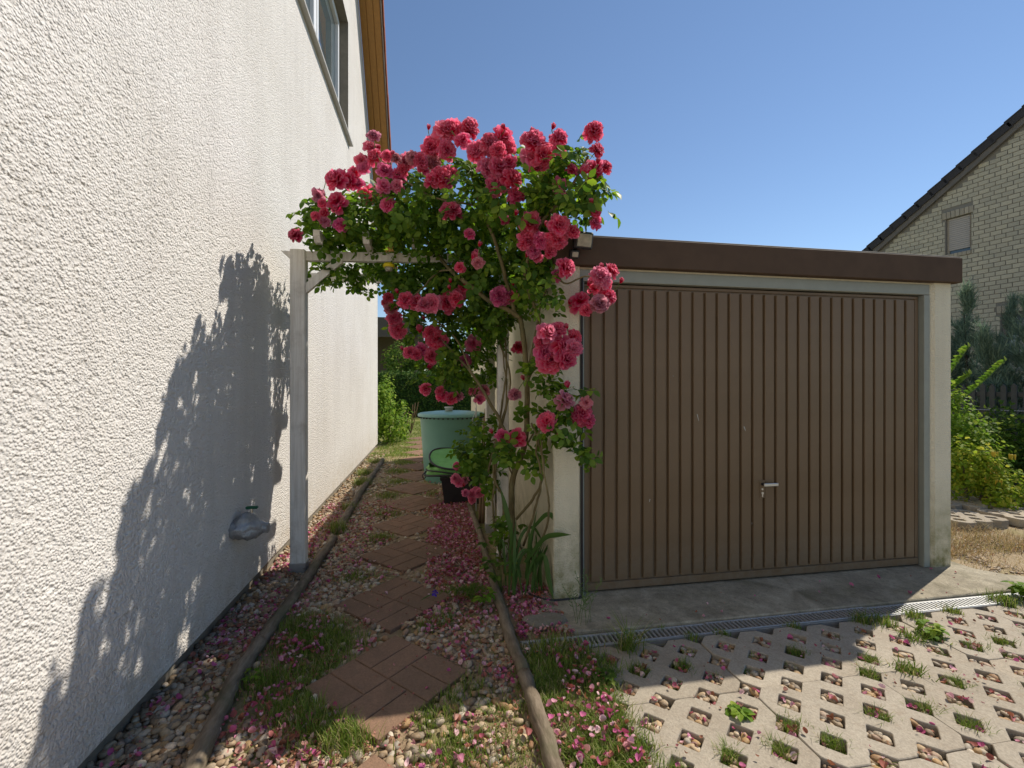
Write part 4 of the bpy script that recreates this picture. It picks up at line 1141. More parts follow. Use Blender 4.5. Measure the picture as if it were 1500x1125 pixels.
# blooms sit on the outside: no leaf right in front of a bloom's face
rb_ = random.Random(5)
BLO = []
for e in BLOOMS.replace('\n', ' ').split(';'):
    e = e.split()
    if not e: continue
    x, y, z, dd = map(float, e[:4])
    fn = Vector((0.22 * (x - .25) + rb_.uniform(-.4, .4), -1.0 + rb_.uniform(-.2, .2), 0.36 + rb_.uniform(-.4, .35) - .12 * (z - 1.4))).normalized()
    BLO.append((x, y, z, dd, e[4], fn))
keep = np.ones(len(lp), bool)
for x, y, z, dd, t_, fn in BLO:
    q = lp - np.array((x, y, z))
    ax = q @ np.array(fn)
    lat = np.linalg.norm(q - ax[:, None] * np.array(fn), axis=1)
    keep &= ~((ax > -.3 * dd) & (ax < .40) & (lat < .62 * dd + .028))
lp = lp[keep]; ln = ln[keep]
nrm = ln * np.array([.7, .9, .6]) + np.array([.15, -.35, .75]) + rng.normal(size=lp.shape) * .42
spin = rng.random(len(lp)) * 6.283
scl = rng.uniform(.72, 1.22, len(lp))
var = rng.integers(0, 6, len(lp))
order = np.argsort(lp[:, 1] - 0.25 * ln[:, 1] * 0 + 0.35 * (ln[:, 1] > 0.2))
single = set(order[:300].tolist())
LM = [mesh_np('leaf', v, f, M['rose_leaf']) for v, f in CL]
FV, FF, off = [], [], 0
for k in range(6):
    idx = np.array([i for i in np.nonzero(var == k)[0] if i not in single])
    V, F = soup(CL[k][0], CL[k][1], frames(nrm[idx], spin[idx], scl[idx], lp[idx]))
    FV.append(V); FF.append(F + off); off += len(V)
fo = mk('foliage', np.concatenate(FV), np.concatenate(FF), M['rose_leaf'], rose)
fo['kind'] = 'stuff'
for i in sorted(single):
    mt = frames(nrm[i:i + 1], spin[i:i + 1], [1.0], lp[i:i + 1])[0]
    e = Matrix(mt[:, :3].tolist()).to_euler()
    inst('leaf', LM[var[i]], lp[i], rose, e, (scl[i],) * 3)

# blooms
def bloom_mesh(seed, rings):
    rr = random.Random(seed)
    VV = []; FF = []; AT = []; off = 0
    NS, NT = 6, 5
    a0 = 0
    for (n, p0, p1, Lr, Wr, h0) in rings:
        a0 += rr.uniform(.3, .9)
        for k in range(n):
            a = a0 + 2 * math.pi * k / n + rr.uniform(-.3, .3)
            L = Lr * rr.uniform(.86, 1.1); W = Wr * rr.uniform(.85, 1.12)
            f0 = R(p0 + rr.uniform(-13, 13)); f1 = R(p1 + rr.uniform(-24, 24))
            ra = Vector((math.cos(a), math.sin(a), 0)); ta = Vector((-math.sin(a), math.cos(a), 0)); up = Vector((0, 0, 1))
            P = Vector((0, 0, h0)) + ra * 0.015
            ph = rr.uniform(0, 6.28); tw = rr.uniform(-.6, .6)
            rows = []
            for i in range(NS):
                s = i / (NS - 1)
                fi = f0 + (f1 - f0) * s ** 1.3
                if i: P = P + (ra * math.sin(fi) + up * math.cos(fi)) * (L / (NS - 1))
                nrm_ = (up * math.sin(fi) - ra * math.cos(fi))
                w = W * (0.22 + 0.78 * math.sin(min(1, s * 1.02) * math.pi * 0.62) ** .8) * (1 if s < .8 else 1 - 0.30 * ((s - .8) / .2))
                for j in range(NT):
                    t = -1 + 2 * j / (NT - 1)
                    dent = -0.06 * L * (1 - abs(t)) * (s > .95) - 0.07 * L * t * t * (s > .95)
                    cup = 0.20 * w * t * t
                    ruf = 0.034 * math.sin(ph + t * 4.8 + s * 2) * s * s * (Lr / .45)
                    q = P + ta * (t * w * .5) + ra * (tw * t * w * .3) + nrm_ * (cup + ruf) + (ra * math.sin(fi) + up * math.cos(fi)) * dent
                    VV.append(q[:]); AT.append(min(1, s * (0.75 + 0.3 * abs(t)) + rr.uniform(-.04, .04)))
            for i in range(NS - 1):
                for j in range(NT - 1):
                    b = off + i * NT + j
                    FF.append((b, b + 1, b + NT + 1, b + NT))
            off += NS * NT
    V = np.array(VV)
    s = 0.5 / np.percentile(np.hypot(V[:, 0], V[:, 1]), 97)
    return mesh_np('blossom', V * s, np.array(FF), M['rose_petal'], True, AT)
full = [(8, 80, 125, .50, .30, -.04), (10, 68, 108, .50, .27, -.01), (11, 57, 92, .49, .25, .01), (11, 47, 78, .47, .24, .02), (10, 36, 64, .45, .23, .03), (9, 26, 52, .42, .21, .04), (8, 16, 42, .39, .19, .05), (6, 8, 30, .36, .17, .06)]
halfo = [(7, 66, 108, .50, .36, -.03), (9, 50, 86, .49, .33, .0), (9, 38, 68, .48, .30, .01), (9, 26, 50, .46, .27, .02), (8, 14, 36, .44, .23, .03), (5, 5, 22, .42, .19, .04)]
budr = [(5, 14, 34, .60, .44, 0), (5, 8, 20, .62, .40, .02), (4, 4, 10, .60, .30, .04)]
loose = [(6, 85, 140, .50, .40, -.05), (7, 64, 100, .50, .36, .0), (6, 40, 80, .46, .34, .02), (6, 20, 55, .42, .28, .03), (5, 8, 30, .38, .2, .05)]
BM_ = [bloom_mesh(s, full) for s in (1, 2, 3)] + [bloom_mesh(s, halfo) for s in (5, 6, 7)] + [bloom_mesh(s, loose) for s in (11, 12)]
BUD = bloom_mesh(9, budr)
sep = MB()
for k in range(5):
    a = 2 * math.pi * k / 5
    c, s = math.cos(a), math.sin(a)
    sep.add([(0, 0, -.08), (.12 * c - .06 * s, .12 * s + .06 * c, -.04), (.12 * c + .06 * s, .12 * s - .06 * c, -.04), (.34 * c, .34 * s, -.14)], [(0, 2, 1), (1, 2, 3)])
sep.tube([(0, 0, -.06), (.01, 0, -.3), (.04, .02, -.62)], [.05, .025, .018], 6)
SEP = mesh_np('stalk', sep.V, sep.F, M['sepal'])
TINT = {'b': (.98, .045, .19), 'p': (.98, .26, .40), 'm': (.92, .09, .36), 'd': (.92, .022, .14), 'f': (.72, .30, .34), 'w': (.46, .22, .15)}
for x, y, z, d, ck, n in BLO:
    u_ = rb_.random()
    if d < .11 and u_ < .10: ck = 'f'
    elif d < .09 and u_ < .16: ck = 'w'
    t = [min(1, q * rb_.uniform(.85, 1.15)) for q in TINT[ck]]
    me = BUD if d < .058 else BM_[rb_.randrange(len(BM_))]
    if d < .058: n = Vector((rb_.uniform(-.6, .6), -.5, .6)).normalized()
    e_ = (n.to_track_quat('Z', 'Y') @ Euler((0, 0, rb_.uniform(0, 6.28))).to_quaternion()).to_euler()
    s = d * 1.16
    o = inst('blossom', me, (x, y, z), rose, e_, (s * rb_.uniform(.9, 1.1), s * rb_.uniform(.85, 1.08), s * rb_.uniform(.75, 1.2)))
    o.color = (*t, 1)
    k_ = bpy.data.objects.new('stalk', SEP)
    COL.objects.link(k_); k_.parent = o
    if rb_.random() < .22:
        q = Vector((x + rb_.uniform(-.09, .09), y - .02 + rb_.uniform(-.03, .05), z + rb_.uniform(-.02, .11)))
        n2_ = Vector((rb_.uniform(-.5, .5), -.35, .9)).normalized()
        MB().tube(spline([Vector((x, y + .03, z - .03)), (Vector((x, y, z - .01)) + q) / 2 + Vector((0, .02, -.01)), q - n2_ * .004], 4), [.0026] * 9, 5).build('bud_stem', M['sepal'], rose)
        o = inst('bud', BUD, q, rose, n2_.to_track_quat('Z', 'Y').to_euler(), (.03,) * 3)
        o.color = (.75, .02, .10, 1)
        k_ = bpy.data.objects.new('stalk', SEP)
        COL.objects.link(k_); k_.parent = o

# ------------------------------------------------------------------ pebbles, petals, grass (uncountable)
def ico(sub):
    bm = bmesh.new(); bmesh.ops.create_icosphere(bm, subdivisions=sub, radius=1.0)
    bm.verts.index_update()
    v = np.array([q.co[:] for q in bm.verts]); f = np.array([[q.index for q in t.verts] for t in bm.faces]); bm.free()
    return v, f
IV, IF = ico(2)
def pebbles(name, P, S, z0):
    VV, FF, off = [], [], 0
    kind = rng.integers(0, 8, len(P))
    for k in range(8):
        idx = np.nonzero(kind == k)[0]
        if not len(idx): continue
        dv = IV.copy()
        for i in range(len(dv)):
            q = Vector(dv[i])
            dv[i] *= 1 + 0.24 * mnoise.noise(q * 1.1 + Vector((k * 3.3, 0, 0))) + .06 * mnoise.noise(q * 2.6 + Vector((0, k * 3.3, 0)))
        n = len(idx); s = S[idx]
        m = euler_mats(rng.uniform(-.45, .45, n), rng.uniform(-.45, .45, n), rng.uniform(0, 6.28, n), s * rng.uniform(.9, 1.3, n), s * rng.uniform(.7, .95, n), s * rng.uniform(.45, .68, n),
                       np.column_stack([P[idx], z0[idx]]))
        V, F = soup(dv, IF, m)
        VV.append(V); FF.append(F + off); off += len(V)
    o = mk(name, np.concatenate(VV), np.concatenate(FF), M['pebble'], smooth=True)
    return o

def jit(x0, x1, y0, y1, sp):
    xs = np.arange(x0, x1, sp); ys_ = np.arange(y0, y1, sp * .87)
    X, Y = np.meshgrid(xs, ys_); X = X + (np.arange(len(ys_)) % 2)[:, None] * sp / 2
    P = np.column_stack([X.ravel(), Y.ravel()])
    return P + rng.uniform(-.38, .38, P.shape) * sp
def in_slab(P, m=0.0):
    r = np.zeros(len(P), bool)
    for x, y in SLABS:
        r |= (np.abs(P[:, 0] - x) + np.abs(P[:, 1] - y)) < 0.3805 + m
    return r
def log_x(y, side):
    return np.interp(y, [1.35, 1.8, 2.34, 4.3, 8.6], [-.78, -.845, -.915, -.88, -.90]) if side < 0 else np.full_like(y, .43)

Ps, Ss, Zs = [], [], []
def addp(P, s0, s1, dz=0.0):
    s = rng.uniform(s0, s1, len(P)) * np.where(rng.random(len(P)) < .12, 1.3, 1.0)
    Ps.append(P); Ss.append(s); Zs.append(-.012 + s * .12 + dz + rng.uniform(-.004, .006, len(P)))
# strip along the house
for y0, y1, sp, s0, s1 in ((1.0, 3.2, .029, .012, .025), (3.2, 5.2, .034, .014, .025), (5.2, 9.4, .046, .017, .028)):
    P = jit(-1.225, -.80, y0, y1, sp)
    P = P[(P[:, 0] < log_x(P[:, 1], -1) - .030)]
    addp(P, s0, s1)
    Q = P[rng.random(len(P)) < .35] + rng.uniform(-.01, .01, (1, 2))
    addp(Q, s0 * .8, s1 * .85, .012)
# the path bed: denser where the photo is stony
P = np.concatenate([jit(-.88, .42, 1.0, 3.3, .027), jit(-.88, .42, 3.3, 5.2, .032), jit(-.88, .42, 5.2, 8.3, .045)])
dens = .42 + .55 * (vnoise(P[:, 0] * 3.2 + 3, P[:, 1] * 2.4, 41) - .35)
x, y = P[:, 0], P[:, 1]
dens = np.where((x < -.45) & (y > 2.0) & (y < 2.95), .16, dens)       # mossy patch
dens = np.where((x < -.35) & (y < 1.98), .95, dens)                    # clean pebbles
dens = np.where((x > -.05) & (y < 2.0), .50, dens)
dens = np.where((x > .0) & (y > 2.0) & (y < 2.75), .72, dens)
dens = np.where((x < -.45) & (y > 2.95) & (y < 5.5), .85, dens)
dens = np.where((x > -.1) & (y > 2.9), .40, dens)
ok = (rng.random(len(P)) < dens) & ~in_slab(P, -.006) & (x > log_x(y, -1) + .03) & (x < .395)
P = P[ok]
addp(P, .011, .0235)
PB = np.concatenate(Ps); 
pe = pebbles('path_pebbles', PB, np.concatenate(Ss), np.concatenate(Zs))
tag(pe, 'mixed beige and grey river pebbles filling the path beds', 'pebbles', kind='stuff')
# pebbles in the paver holes
Ps, Ss, Zs = [], [], []
vis = [(x, y) for x, y in HOLES if x > .7 and y > .9 and y < 2.3 and x < 5.2]
HK = {}
for k, (hx_, hy_) in enumerate(vis):
    u = random.random()
    HK[(hx_, hy_)] = 'grass' if (u < .22 or (hy_ > 2.0 and u < .3)) else 'soil' if u < .24 else 'stone'
    n = {'grass': 3, 'soil': 8, 'stone': 22}[HK[(hx_, hy_)]]
    q = rng.uniform(-1, 1, (n, 2)) * .048
    q = q[np.abs(q).sum(1) < .05]
    Ps.append(q + np.array([hx_, hy_])); s = rng.uniform(.011, .022, len(q)); Ss.append(s); Zs.append(-.026 + rng.uniform(0, .014, len(q)))
pe = pebbles('paver_hole_pebbles', np.concatenate(Ps), np.concatenate(Ss), np.concatenate(Zs))
tag(pe, 'pebbles lying in the diamond holes of the grid pavers', 'pebbles', kind='stuff')

# fallen petals
def petal_tpl(c1, c2):
    V = []; F = []
    for i in range(4):
        s = i / 3
        w = [.35, .9, 1.0, .55][i]
        for j in range(3):
            t = j - 1
            V.append((t * w * .5, s, c1 * (s - .5) ** 2 + c2 * t * t * w))
    for i in range(3):
        for j in range(2):
            b = i * 3 + j
            F.append((b, b + 1, b + 4, b + 3))
    V = np.array(V); V[:, 1] -= .5
    return V, np.array(F)
PT = [petal_tpl(.9, .5), petal_tpl(1.3, .25), petal_tpl(.4, .8), petal_tpl(-.9, -.4)]
PP = []
def petals(x0, x1, y0, y1, n, z=.008, clump=0.0):
    P = rng.uniform((x0, y0), (x1, y1), (n, 2))
    if clump:
        v = vnoise(P[:, 0] * 6 + 11, P[:, 1] * 6 + 3, 51)
        P = P[v > clump]
    s = in_slab(P)
    P = P[~s | (rng.random(len(P)) < .06)]
    zz = np.where(in_slab(P), .012, z)
    PP.append(np.column_stack([P, zz + rng.uniform(0, .012, len(P))]))
petals(-.05, .40, 2.95, 5.35, 2500, .002)
petals(-.05, .40, 2.05, 2.95, 520, clump=.42)
petals(.47, .78, 2.45, 3.1, 620, .0)
petals(.46, .80, 1.1, 2.32, 480, .024, .45)
petals(-.86, -.3, 1.2, 3.1, 1300, .010, .47)
petals(-.86, -.3, 3.0, 5.6, 650, .006, .45)
petals(-1.2, -.93, 1.3, 5.5, 900, .016, .38)
petals(-.1, .40, 1.1, 2.1, 240, .006, .4)
petals(.3, .42, 5.2, 6.2, 250, .0)
petals(-.1, .4, 5.0, 7.5, 160)
petals(.9, 4.0, 2.46, 2.8, 16, .014)
petals(.8, 4.0, 1.0, 2.3, 60, .002)
for (hx_, hy_), kd in HK.items():
    n = rng.integers(2, 11) if hx_ > 1.3 else rng.integers(6, 18)
    if n:
        q = rng.uniform(-1, 1, (n, 2)) * .05; q = q[np.abs(q).sum(1) < .052]
        if len(q): PP.append(np.column_stack([q + np.array([hx_, hy_]), np.full(len(q), -.012) + rng.uniform(-.006, .010, len(q))]))
PP = np.concatenate(PP)
VV, FF, off = [], [], 0
kd = rng.integers(0, 4, len(PP))
for k in range(4):
    L_ = PP[kd == k]; n = len(L_)
    s = rng.uniform(.010, .030, n)
    m = euler_mats(rng.normal(0, .5, n), rng.normal(0, .5, n), rng.uniform(0, 6.28, n), s * rng.uniform(.55, 1.0, n), s, s, L_)
    V, F = soup(PT[k][0], PT[k][1], m)
    VV.append(V); FF.append(F + off); off += len(V)
o = mk('fallen_petals', np.concatenate(VV), np.concatenate(FF), M['petal'], smooth=True)
tag(o, 'pink and withered rose petals strewn over path, grass and pavers', 'petals', kind='stuff')

WP = []
for x0_, x1_, y0_, y1_, n_ in ((-.87, .41, 1.1, 3.2, 3600), (-.87, .41, 3.2, 5.6, 2600), (-.87, .41, 5.6, 8, 900), (-1.2, -.95, 1.3, 6, 900), (.46, .80, 1.1, 2.4, 900), (.46, .78, 2.4, 3.1, 400), (.8, 4.4, 1.0, 2.32, 380), (.8, 4.2, 2.45, 2.8, 60), (0, .41, 2.9, 5.4, 1800)):
    q = rng.uniform((x0_, y0_), (x1_, y1_), (n_, 2))
    q = q[(vnoise(q[:, 0] * 5 + 2, q[:, 1] * 5 + 8, 71) > .38)]
    s_ = in_slab(q); q = q[~s_ | (rng.random(len(q)) < .10)]
    WP.append(np.column_stack([q, np.where(in_slab(q), .012, np.where(q[:, 0] > .8, .003, .004)) + rng.uniform(0, .010, len(q))]))
WP = np.concatenate(WP); n = len(WP)
s = rng.uniform(.006, .016, n)
V, F = soup(PT[1][0], PT[1][1], euler_mats(rng.normal(0, .6, n), rng.normal(0, .6, n), rng.uniform(0, 6.28, n), s * rng.uniform(.4, .9, n), s, s, WP))
o = mk('withered_petals', V, F, M['withered'], smooth=True)
tag(o, 'brown withered petal flakes and debris lying over path and pebbles', 'debris', kind='stuff')
# grass blades
def blades(P, h, w, lean, z):
    n = len(P)
    a = rng.uniform(0, 6.283, n); h = h * rng.uniform(.5, 1.15, n); ln_ = lean * rng.uniform(.2, 1.3, n) * h
    d = np.column_stack([np.cos(a), np.sin(a)]); e = np.column_stack([-d[:, 1], d[:, 0]])
    w = np.full(n, w) * rng.uniform(.7, 1.3, n)
    pts = []
    for s, ws in ((0, 1.0), (.45, .85), (.8, .5)):
        c = P + d * (ln_ * s ** 1.8)[:, None]
        zz = z + h * s * (1 - .25 * lean * s)
        for sg in (-1, 1):
            pts.append(np.column_stack([c + e * (sg * w * ws * .5)[:, None], zz]))
    c = P + d * ln_[:, None]
    pts.append(np.column_stack([c, z + h * (1 - .25 * lean)]))
    V = np.stack(pts, 1).reshape(-1, 3)
    b = (np.arange(n) * 7)[:, None, None]
    F = np.array([(0, 1, 3), (0, 3, 2), (2, 3, 5), (2, 5, 4), (4, 5, 6)])[None] + b
    return V, F.reshape(-1, 3)
class Acc:
    def __init__(s): s.V = []; s.F = []; s.n = 0
    def add(s, VF):
        s.V.append(VF[0]); s.F.append(VF[1] + s.n); s.n += len(VF[0])
    def build(s, name, mat, smooth=False):
        return mk(name, np.concatenate(s.V), np.concatenate(s.F), mat, smooth=smooth)
G = Acc()
def gauss(x, y, sx, sy, n):
    P = rng.normal((x, y), (sx, sy), (n, 2))
    return P
def tuft(x, y, r, n, h, w=.0035, lean=.6, z=-.012):
    n = int(n * 1.35); h = h * 1.15
    P = gauss(x, y, r * .5, r * .5, n)
    P = P[~in_slab(P, .004)]
    if len(P): G.add(blades(P, h, w, lean, np.full(len(P), z)))
# tufts round the near slab
for t in ((-.50, 2.0, .12, 420, .075), (-.33, 1.87, .12, 420, .08), (-.40, 1.93, .10, 200, .06), (-.62, 2.07, .08, 160, .06), (-.66, 2.62, .16, 600, .05), (-.74, 2.80, .14, 420, .06), (-.60, 2.40, .16, 500, .04), (-.50, 2.6, .14, 420, .035), (-.78, 2.30, .10, 220, .06),
          (.17, 2.13, .10, 150, .05), (.07, 2.02, .09, 170, .05), (-.02, 1.95, .08, 140, .045), (.1, 1.72, .14, 260, .04), (.28, 1.60, .16, 260, .04), (-.1, 1.62, .12, 200, .05), (.33, 1.95, .10, 130, .04),
          (.06, 2.72, .08, 120, .06), (-.05, 2.66, .05, 60, .05), (-.56, 3.45, .12, 260, .04), (-.5, 4.25, .12, 260, .04), (-.45, 4.30, .10, 200, .04), (-.5, 5.05, .14, 300, .045), (-.55, 5.9, .16, 320, .05), (-.5, 6.7, .18, 340, .05), (-.55, 7.5, .2, 380, .06), (-.5, 8.3, .2, 420, .06),
          (.05, 5.0, .08, 60, .05), (.0, 5.9, .12, 150, .05), (.0, 6.7, .12, 150, .05), (.02, 7.5, .14, 180, .06),
          (-.90, 4.55, .10, 240, .12), (-.93, 5.3, .08, 140, .10), (-.98, 6.6, .12, 280, .12), (-1.05, 7.3, .12, 260, .12), (-1.0, 8.4, .16, 320, .10), (-.98, 3.9, .05, 40, .06), (-.88, 2.2, .03, 24, .06), (-.87, 2.95, .04, 30, .06)):
    tuft(*t)
for k in range(16):
    tuft(rng.uniform(-.86, -.48), rng.uniform(2.05, 2.95), .10, 130, .04, .003, .8)
for k in range(10):
    tuft(rng.uniform(.0, .40), rng.uniform(1.35, 1.95), .08, 70, .04, .003, .8)
# verge right of the log
for k in range(44):
    tuft(rng.uniform(.47, .80), rng.uniform(1.2, 2.12), .09, 160, .05, .0035, .8)
for k in range(12):
    tuft(rng.uniform(.48, .85), rng.uniform(2.08, 2.32), .08, 110, .05, .004, .8)
for t in ((.62, 2.30, .10, 200, .10, .0045), (.75, 2.25, .10, 120, .08, .004), (.58, 2.18, .10, 150, .07, .004), (1.02, 2.27, .05, 90, .14, .004, 1.2), (1.42, 2.31, .04, 60, .03), (1.60, 2.31, .05, 90, .03), (2.05, 2.31, .05, 90, .03), (2.52, 2.30, .07, 160, .05), (2.62, 2.26, .05, 100, .06), (2.85, 2.28, .05, 110, .06), (3.15, 2.30, .05, 90, .05), (3.62, 2.34, .09, 200, .07), (3.85, 2.28, .1, 200, .08), (1.3, 2.44, .03, 20, .03)):
    tuft(*t)
for (hx_, hy_), kd_ in HK.items():
    if kd_ == 'grass':
        tuft(hx_ + random.uniform(-.03, .03), hy_ + random.uniform(-.03, .03), .046, 130, .05, .003, .8, -.028)
    elif random.random() < .25:
        tuft(hx_ + random.uniform(-.03, .03), hy_ + random.uniform(-.03, .03), .03, 35, .04, .003, .8, -.035)
for hx_, hy_ in ((2.62, 2.1), (2.72, 2.09), (2.30, 1.86)):
    tuft(hx_, hy_, .06, 120, .07, .006, .7, -.035)
# lawn
P = rng.uniform((-1.2, 9.0), (2.4, 19.5), (26000, 2))
P = P[(vnoise(P[:, 0] * 1.6 + 4, P[:, 1] * 1.6, 61) > .36) & ~in_slab(P, .01)]
G.add(blades(P, .055, .010, .7, np.full(len(P), -.008)))
P = rng.uniform((-1.2, 8.0), (.6, 10.5), (4000, 2)); P = P[~in_slab(P, -.02) & (vnoise(P[:, 0] * 3, P[:, 1] * 3, 62) > .4)]
G.add(blades(P, .05, .007, .7, np.full(len(P), -.012)))
o = G.build('grass', M['grass'])
tag(o, 'green grass and weeds growing between slabs, pebbles and pavers', 'grass', kind='stuff')
# dry grass on the right
G = Acc()
P = rng.uniform((3.98, 2.5), (8, 4.6), (9000, 2))
P = P[vnoise(P[:, 0] * 2.4 + 4, P[:, 1] * 2.4, 63) > .42]
G.add(blades(P, .07, .004, 1.0, np.full(len(P), -.015)))
P = rng.uniform((4.0, 3.0), (5.2, 3.7), (1200, 2)); G.add(blades(P, .16, .004, 1.1, np.full(len(P), -.015)))
o = G.build('dry_grass', M['drygrass'])
tag(o, 'straw coloured dry grass on the gravel beside the garage', 'dry grass', kind='stuff')
# fine gravel on the right
P = rng.uniform((3.97, 2.47), (5.6, 3.6), (2600, 2)); P = P[vnoise(P[:, 0] * 2 + 1, P[:, 1] * 2, 64) > .35]
pe = pebbles('yard_gravel', P, rng.uniform(.006, .012, len(P)), np.full(len(P), -.008))
tag(pe, 'small pale gravel scattered beside the right garage pillar', 'gravel', kind='stuff')

# ------------------------------------------------------------------ small plants by the path
def leaf_blade(pts, w, mat, parent, name='leaf'):
    P = spline(pts, 5)
    V = []; F = []
    n = len(P)
    for i, p in enumerate(P):
        t = (P[min(i + 1, n - 1)] - P[max(i - 1, 0)]).normalized()
        s = t.cross(Vector((0.3, 1, 0.1))).normalized()
        u = i / (n - 1)
        ww = w * (0.55 + .45 * math.sin(min(1, u * 1.6) * math.pi / 2)) * (1 if u < .6 else max(0.03, 1 - ((u - .6) / .4) ** 1.6))
        q = s.cross(t) * ww * .12
        V += [p - s * ww / 2 + q, p, p + s * ww / 2 + q]
    for i in range(n - 1):
        b = i * 3
        F += [(b, b + 1, b + 4, b + 3), (b + 1, b + 2, b + 5, b + 4)]
    return MB().add(V, F).build(name, mat, parent, smooth=True)
iris = thing('iris_plant', (0.64, 3.02, 0), 'clump of green sword shaped iris leaves at the rose foot', 'iris')
ri = random.Random(4)
for k in range(22):
    x, y = .60 + ri.uniform(-.12, .12), 3.02 + ri.uniform(-.10, .12)
    a = ri.uniform(0, 6.28); ln_ = ri.uniform(.03, .16); h = ri.uniform(.24, .52)
    dx, dy = math.cos(a) * ln_, math.sin(a) * ln_ * .7
    if k % 4 == 0:
        pts = [(x, y, -.01), (x + dx * .5, y + dy * .4, h * .7), (x + dx * 1.3, y + dy, h * .85), (x + dx * 2.0, y + dy * 1.5, h * .6)]
    else:
        pts = [(x, y, -.01), (x + dx * .3, y + dy * .3, h * .5), (x + dx, y + dy, h)]
    leaf_blade(pts, ri.uniform(.012, .024), M['iris'], iris)
for pts in ([(.60, 2.95, .22), (.70, 2.85, .40), (.78, 2.80, .44), (.86, 2.76, .45)], [(.66, 2.95, .45), (.73, 2.88, .55), (.78, 2.86, .52), (.80, 2.85, .42)], [(.58, 3.0, .1), (.50, 3.05, .5), (.46, 3.1, .68)], [(.62, 3.0, .1), (.71, 2.9, .28), (.74, 2.85, .12), (.76, 2.82, .02)]):
    leaf_blade(pts, .034, M['iris'], iris)
leaf_blade([(0.61, 2.98, .1), (0.63, 2.94, .35), (0.66, 2.92, .50)], .02, M['iris'], iris)

moss = thing('feathery_plant', (0.17, 2.93, 0), 'low feathery dark green plant lapping over the slab corner', 'plant')
G = Acc()
for k in range(26):
    a = ri.uniform(0, 6.28); r_ = ri.uniform(.05, .15)
    cx, cy = .19 + ri.uniform(-.06, .06), 2.93 + ri.uniform(-.04, .04)
    for s in np.linspace(.1, 1, 10):
        px_, py_ = cx + math.cos(a) * r_ * s, cy + math.sin(a) * r_ * s * .7
        P = np.full((7, 2), 0.0) + np.array([px_, py_]) + rng.normal(0, .004, (7, 2))
        G.add(blades(P, .03, .0018, 1.1, np.full(7, .015 + .075 * math.sin(s * 2.4))))
m = mk('foliage', np.concatenate(G.V), np.concatenate(G.F), M['mid_leaf'], moss)
viol = thing('violet_flower', (0.013, 2.995, 0.02), 'single small violet blue flower lying on the brown slab', 'flower')
m = MB()
for k in range(5):
    a = 2 * math.pi * k / 5
    c_, s_ = math.cos(a), math.sin(a)
    m.add([(.013, 2.995, .045), (.013 + .016 * c_ - .010 * s_, 2.985 + .012 * s_, .05 + .016 * s_ + .008 * c_), (.013 + .024 * c_, 2.982, .045 + .024 * s_), (.013 + .016 * c_ + .010 * s_, 2.985, .05 + .016 * s_ - .008 * c_)], [(0, 1, 2, 3)])
m.build('petal', M['violet'], viol)
leaf_blade([(0.013, 2.995, .043), (-.03, 2.98, .035), (-.08, 2.95, .022)], .008, M['iris'], viol, 'stalk')

def little_weed(c, n, h, L, label, mat, seed, big=False):
    rr = random.Random(seed)
    t = thing('leafy_weed', c, label, 'weed')
    G = MB(); S = MB()
    for k in range(n):
        a = rr.uniform(0, 6.28); q = rr.uniform(.15, .6) * h
        x, y, z = c[0] + math.cos(a) * q, c[1] + math.sin(a) * q, c[2] + h * rr.uniform(.5, 1)
        S.tube([(c[0], c[1], c[2] - .01), ((c[0] + x) / 2, (c[1] + y) / 2, z * .7), (x, y, z)], .0016, 4)
        for j in range(3):
            v, f = leaflet(L * rr.uniform(.8, 1.2), L * .7, .1, .2)
            mt = Matrix.Translation((x, y, z)) @ Matrix.Rotation(a - math.pi / 2 + (j - 1) * 1.1, 4, 'Z') @ Matrix.Rotation(R(rr.uniform(-30, 20)), 4, 'X')
            A = np.array(mt); G.add(v @ A[:3, :3].T + A[:3, 3], f.tolist())
    S.build('stem', M['sepal'], t)
    G.build('foliage', mat, t)
little_weed((.31, 2.86, 0), 8, .10, .045, 'small bright green lobed weed beside the feathery plant', M['bright_leaf'], 1)
little_weed((-.84, 2.31, 0), 7, .05, .022, 'tiny bright green clover against the left log', M['bright_leaf'], 2)
little_weed((.46, 3.05, 0), 12, .22, .055, 'leafy green weed leaning from the log at the iris clump', M['mid_leaf'], 3)
little_weed((.52, 3.3, 0.1), 14, .30, .06, 'tall bushy weed growing up round the white arch post', M['mid_leaf'], 4)
little_weed((2.74, 2.10, -.03), 14, .09, .04, 'upright leafy weed sprouting from a sunny paver hole', M['bright_leaf'], 5)
little_weed((.80, 2.02, -.01), 12, .06, .03, 'low round leaved weed at the left paver edge', M['mid_leaf'], 6)
little_weed((3.80, 2.36, -.01), 14, .10, .06, 'pale broad leaved weed lying over the drain end', M['bright_leaf'], 7)
little_weed((1.28, 1.735, -.03), 12, .06, .04, 'trailing narrow leaved weed filling one paver hole', M['bright_leaf'], 8)
wisp = thing('wispy_weed', (.87, 2.60, 0), 'thin wispy flowering grass rising from the apron edge', 'weed')
m = MB()
for k in range(9):
    a = ri.uniform(0, 6.28); l = ri.uniform(.02, .09); h = ri.uniform(.12, .28)
    x, y = .87 + ri.uniform(-.05, .05), 2.55 + ri.uniform(-.05, .04)
    P = spline([(x, y, -.0), (x + math.cos(a) * l * .4, y + math.sin(a) * l * .4, h * .6), (x + math.cos(a) * l, y + math.sin(a) * l, h)], 5)
    m.tube(P, .0012, 4)
    for q in P[4:]:
        for j in range(2):
            b = ri.uniform(0, 6.28); e = q + Vector((math.cos(b) * .02, math.sin(b) * .02, .016))
            m.tube([q, e], [.0009, .0022], 4)
m.build('stalk', M['sepal'], wisp)

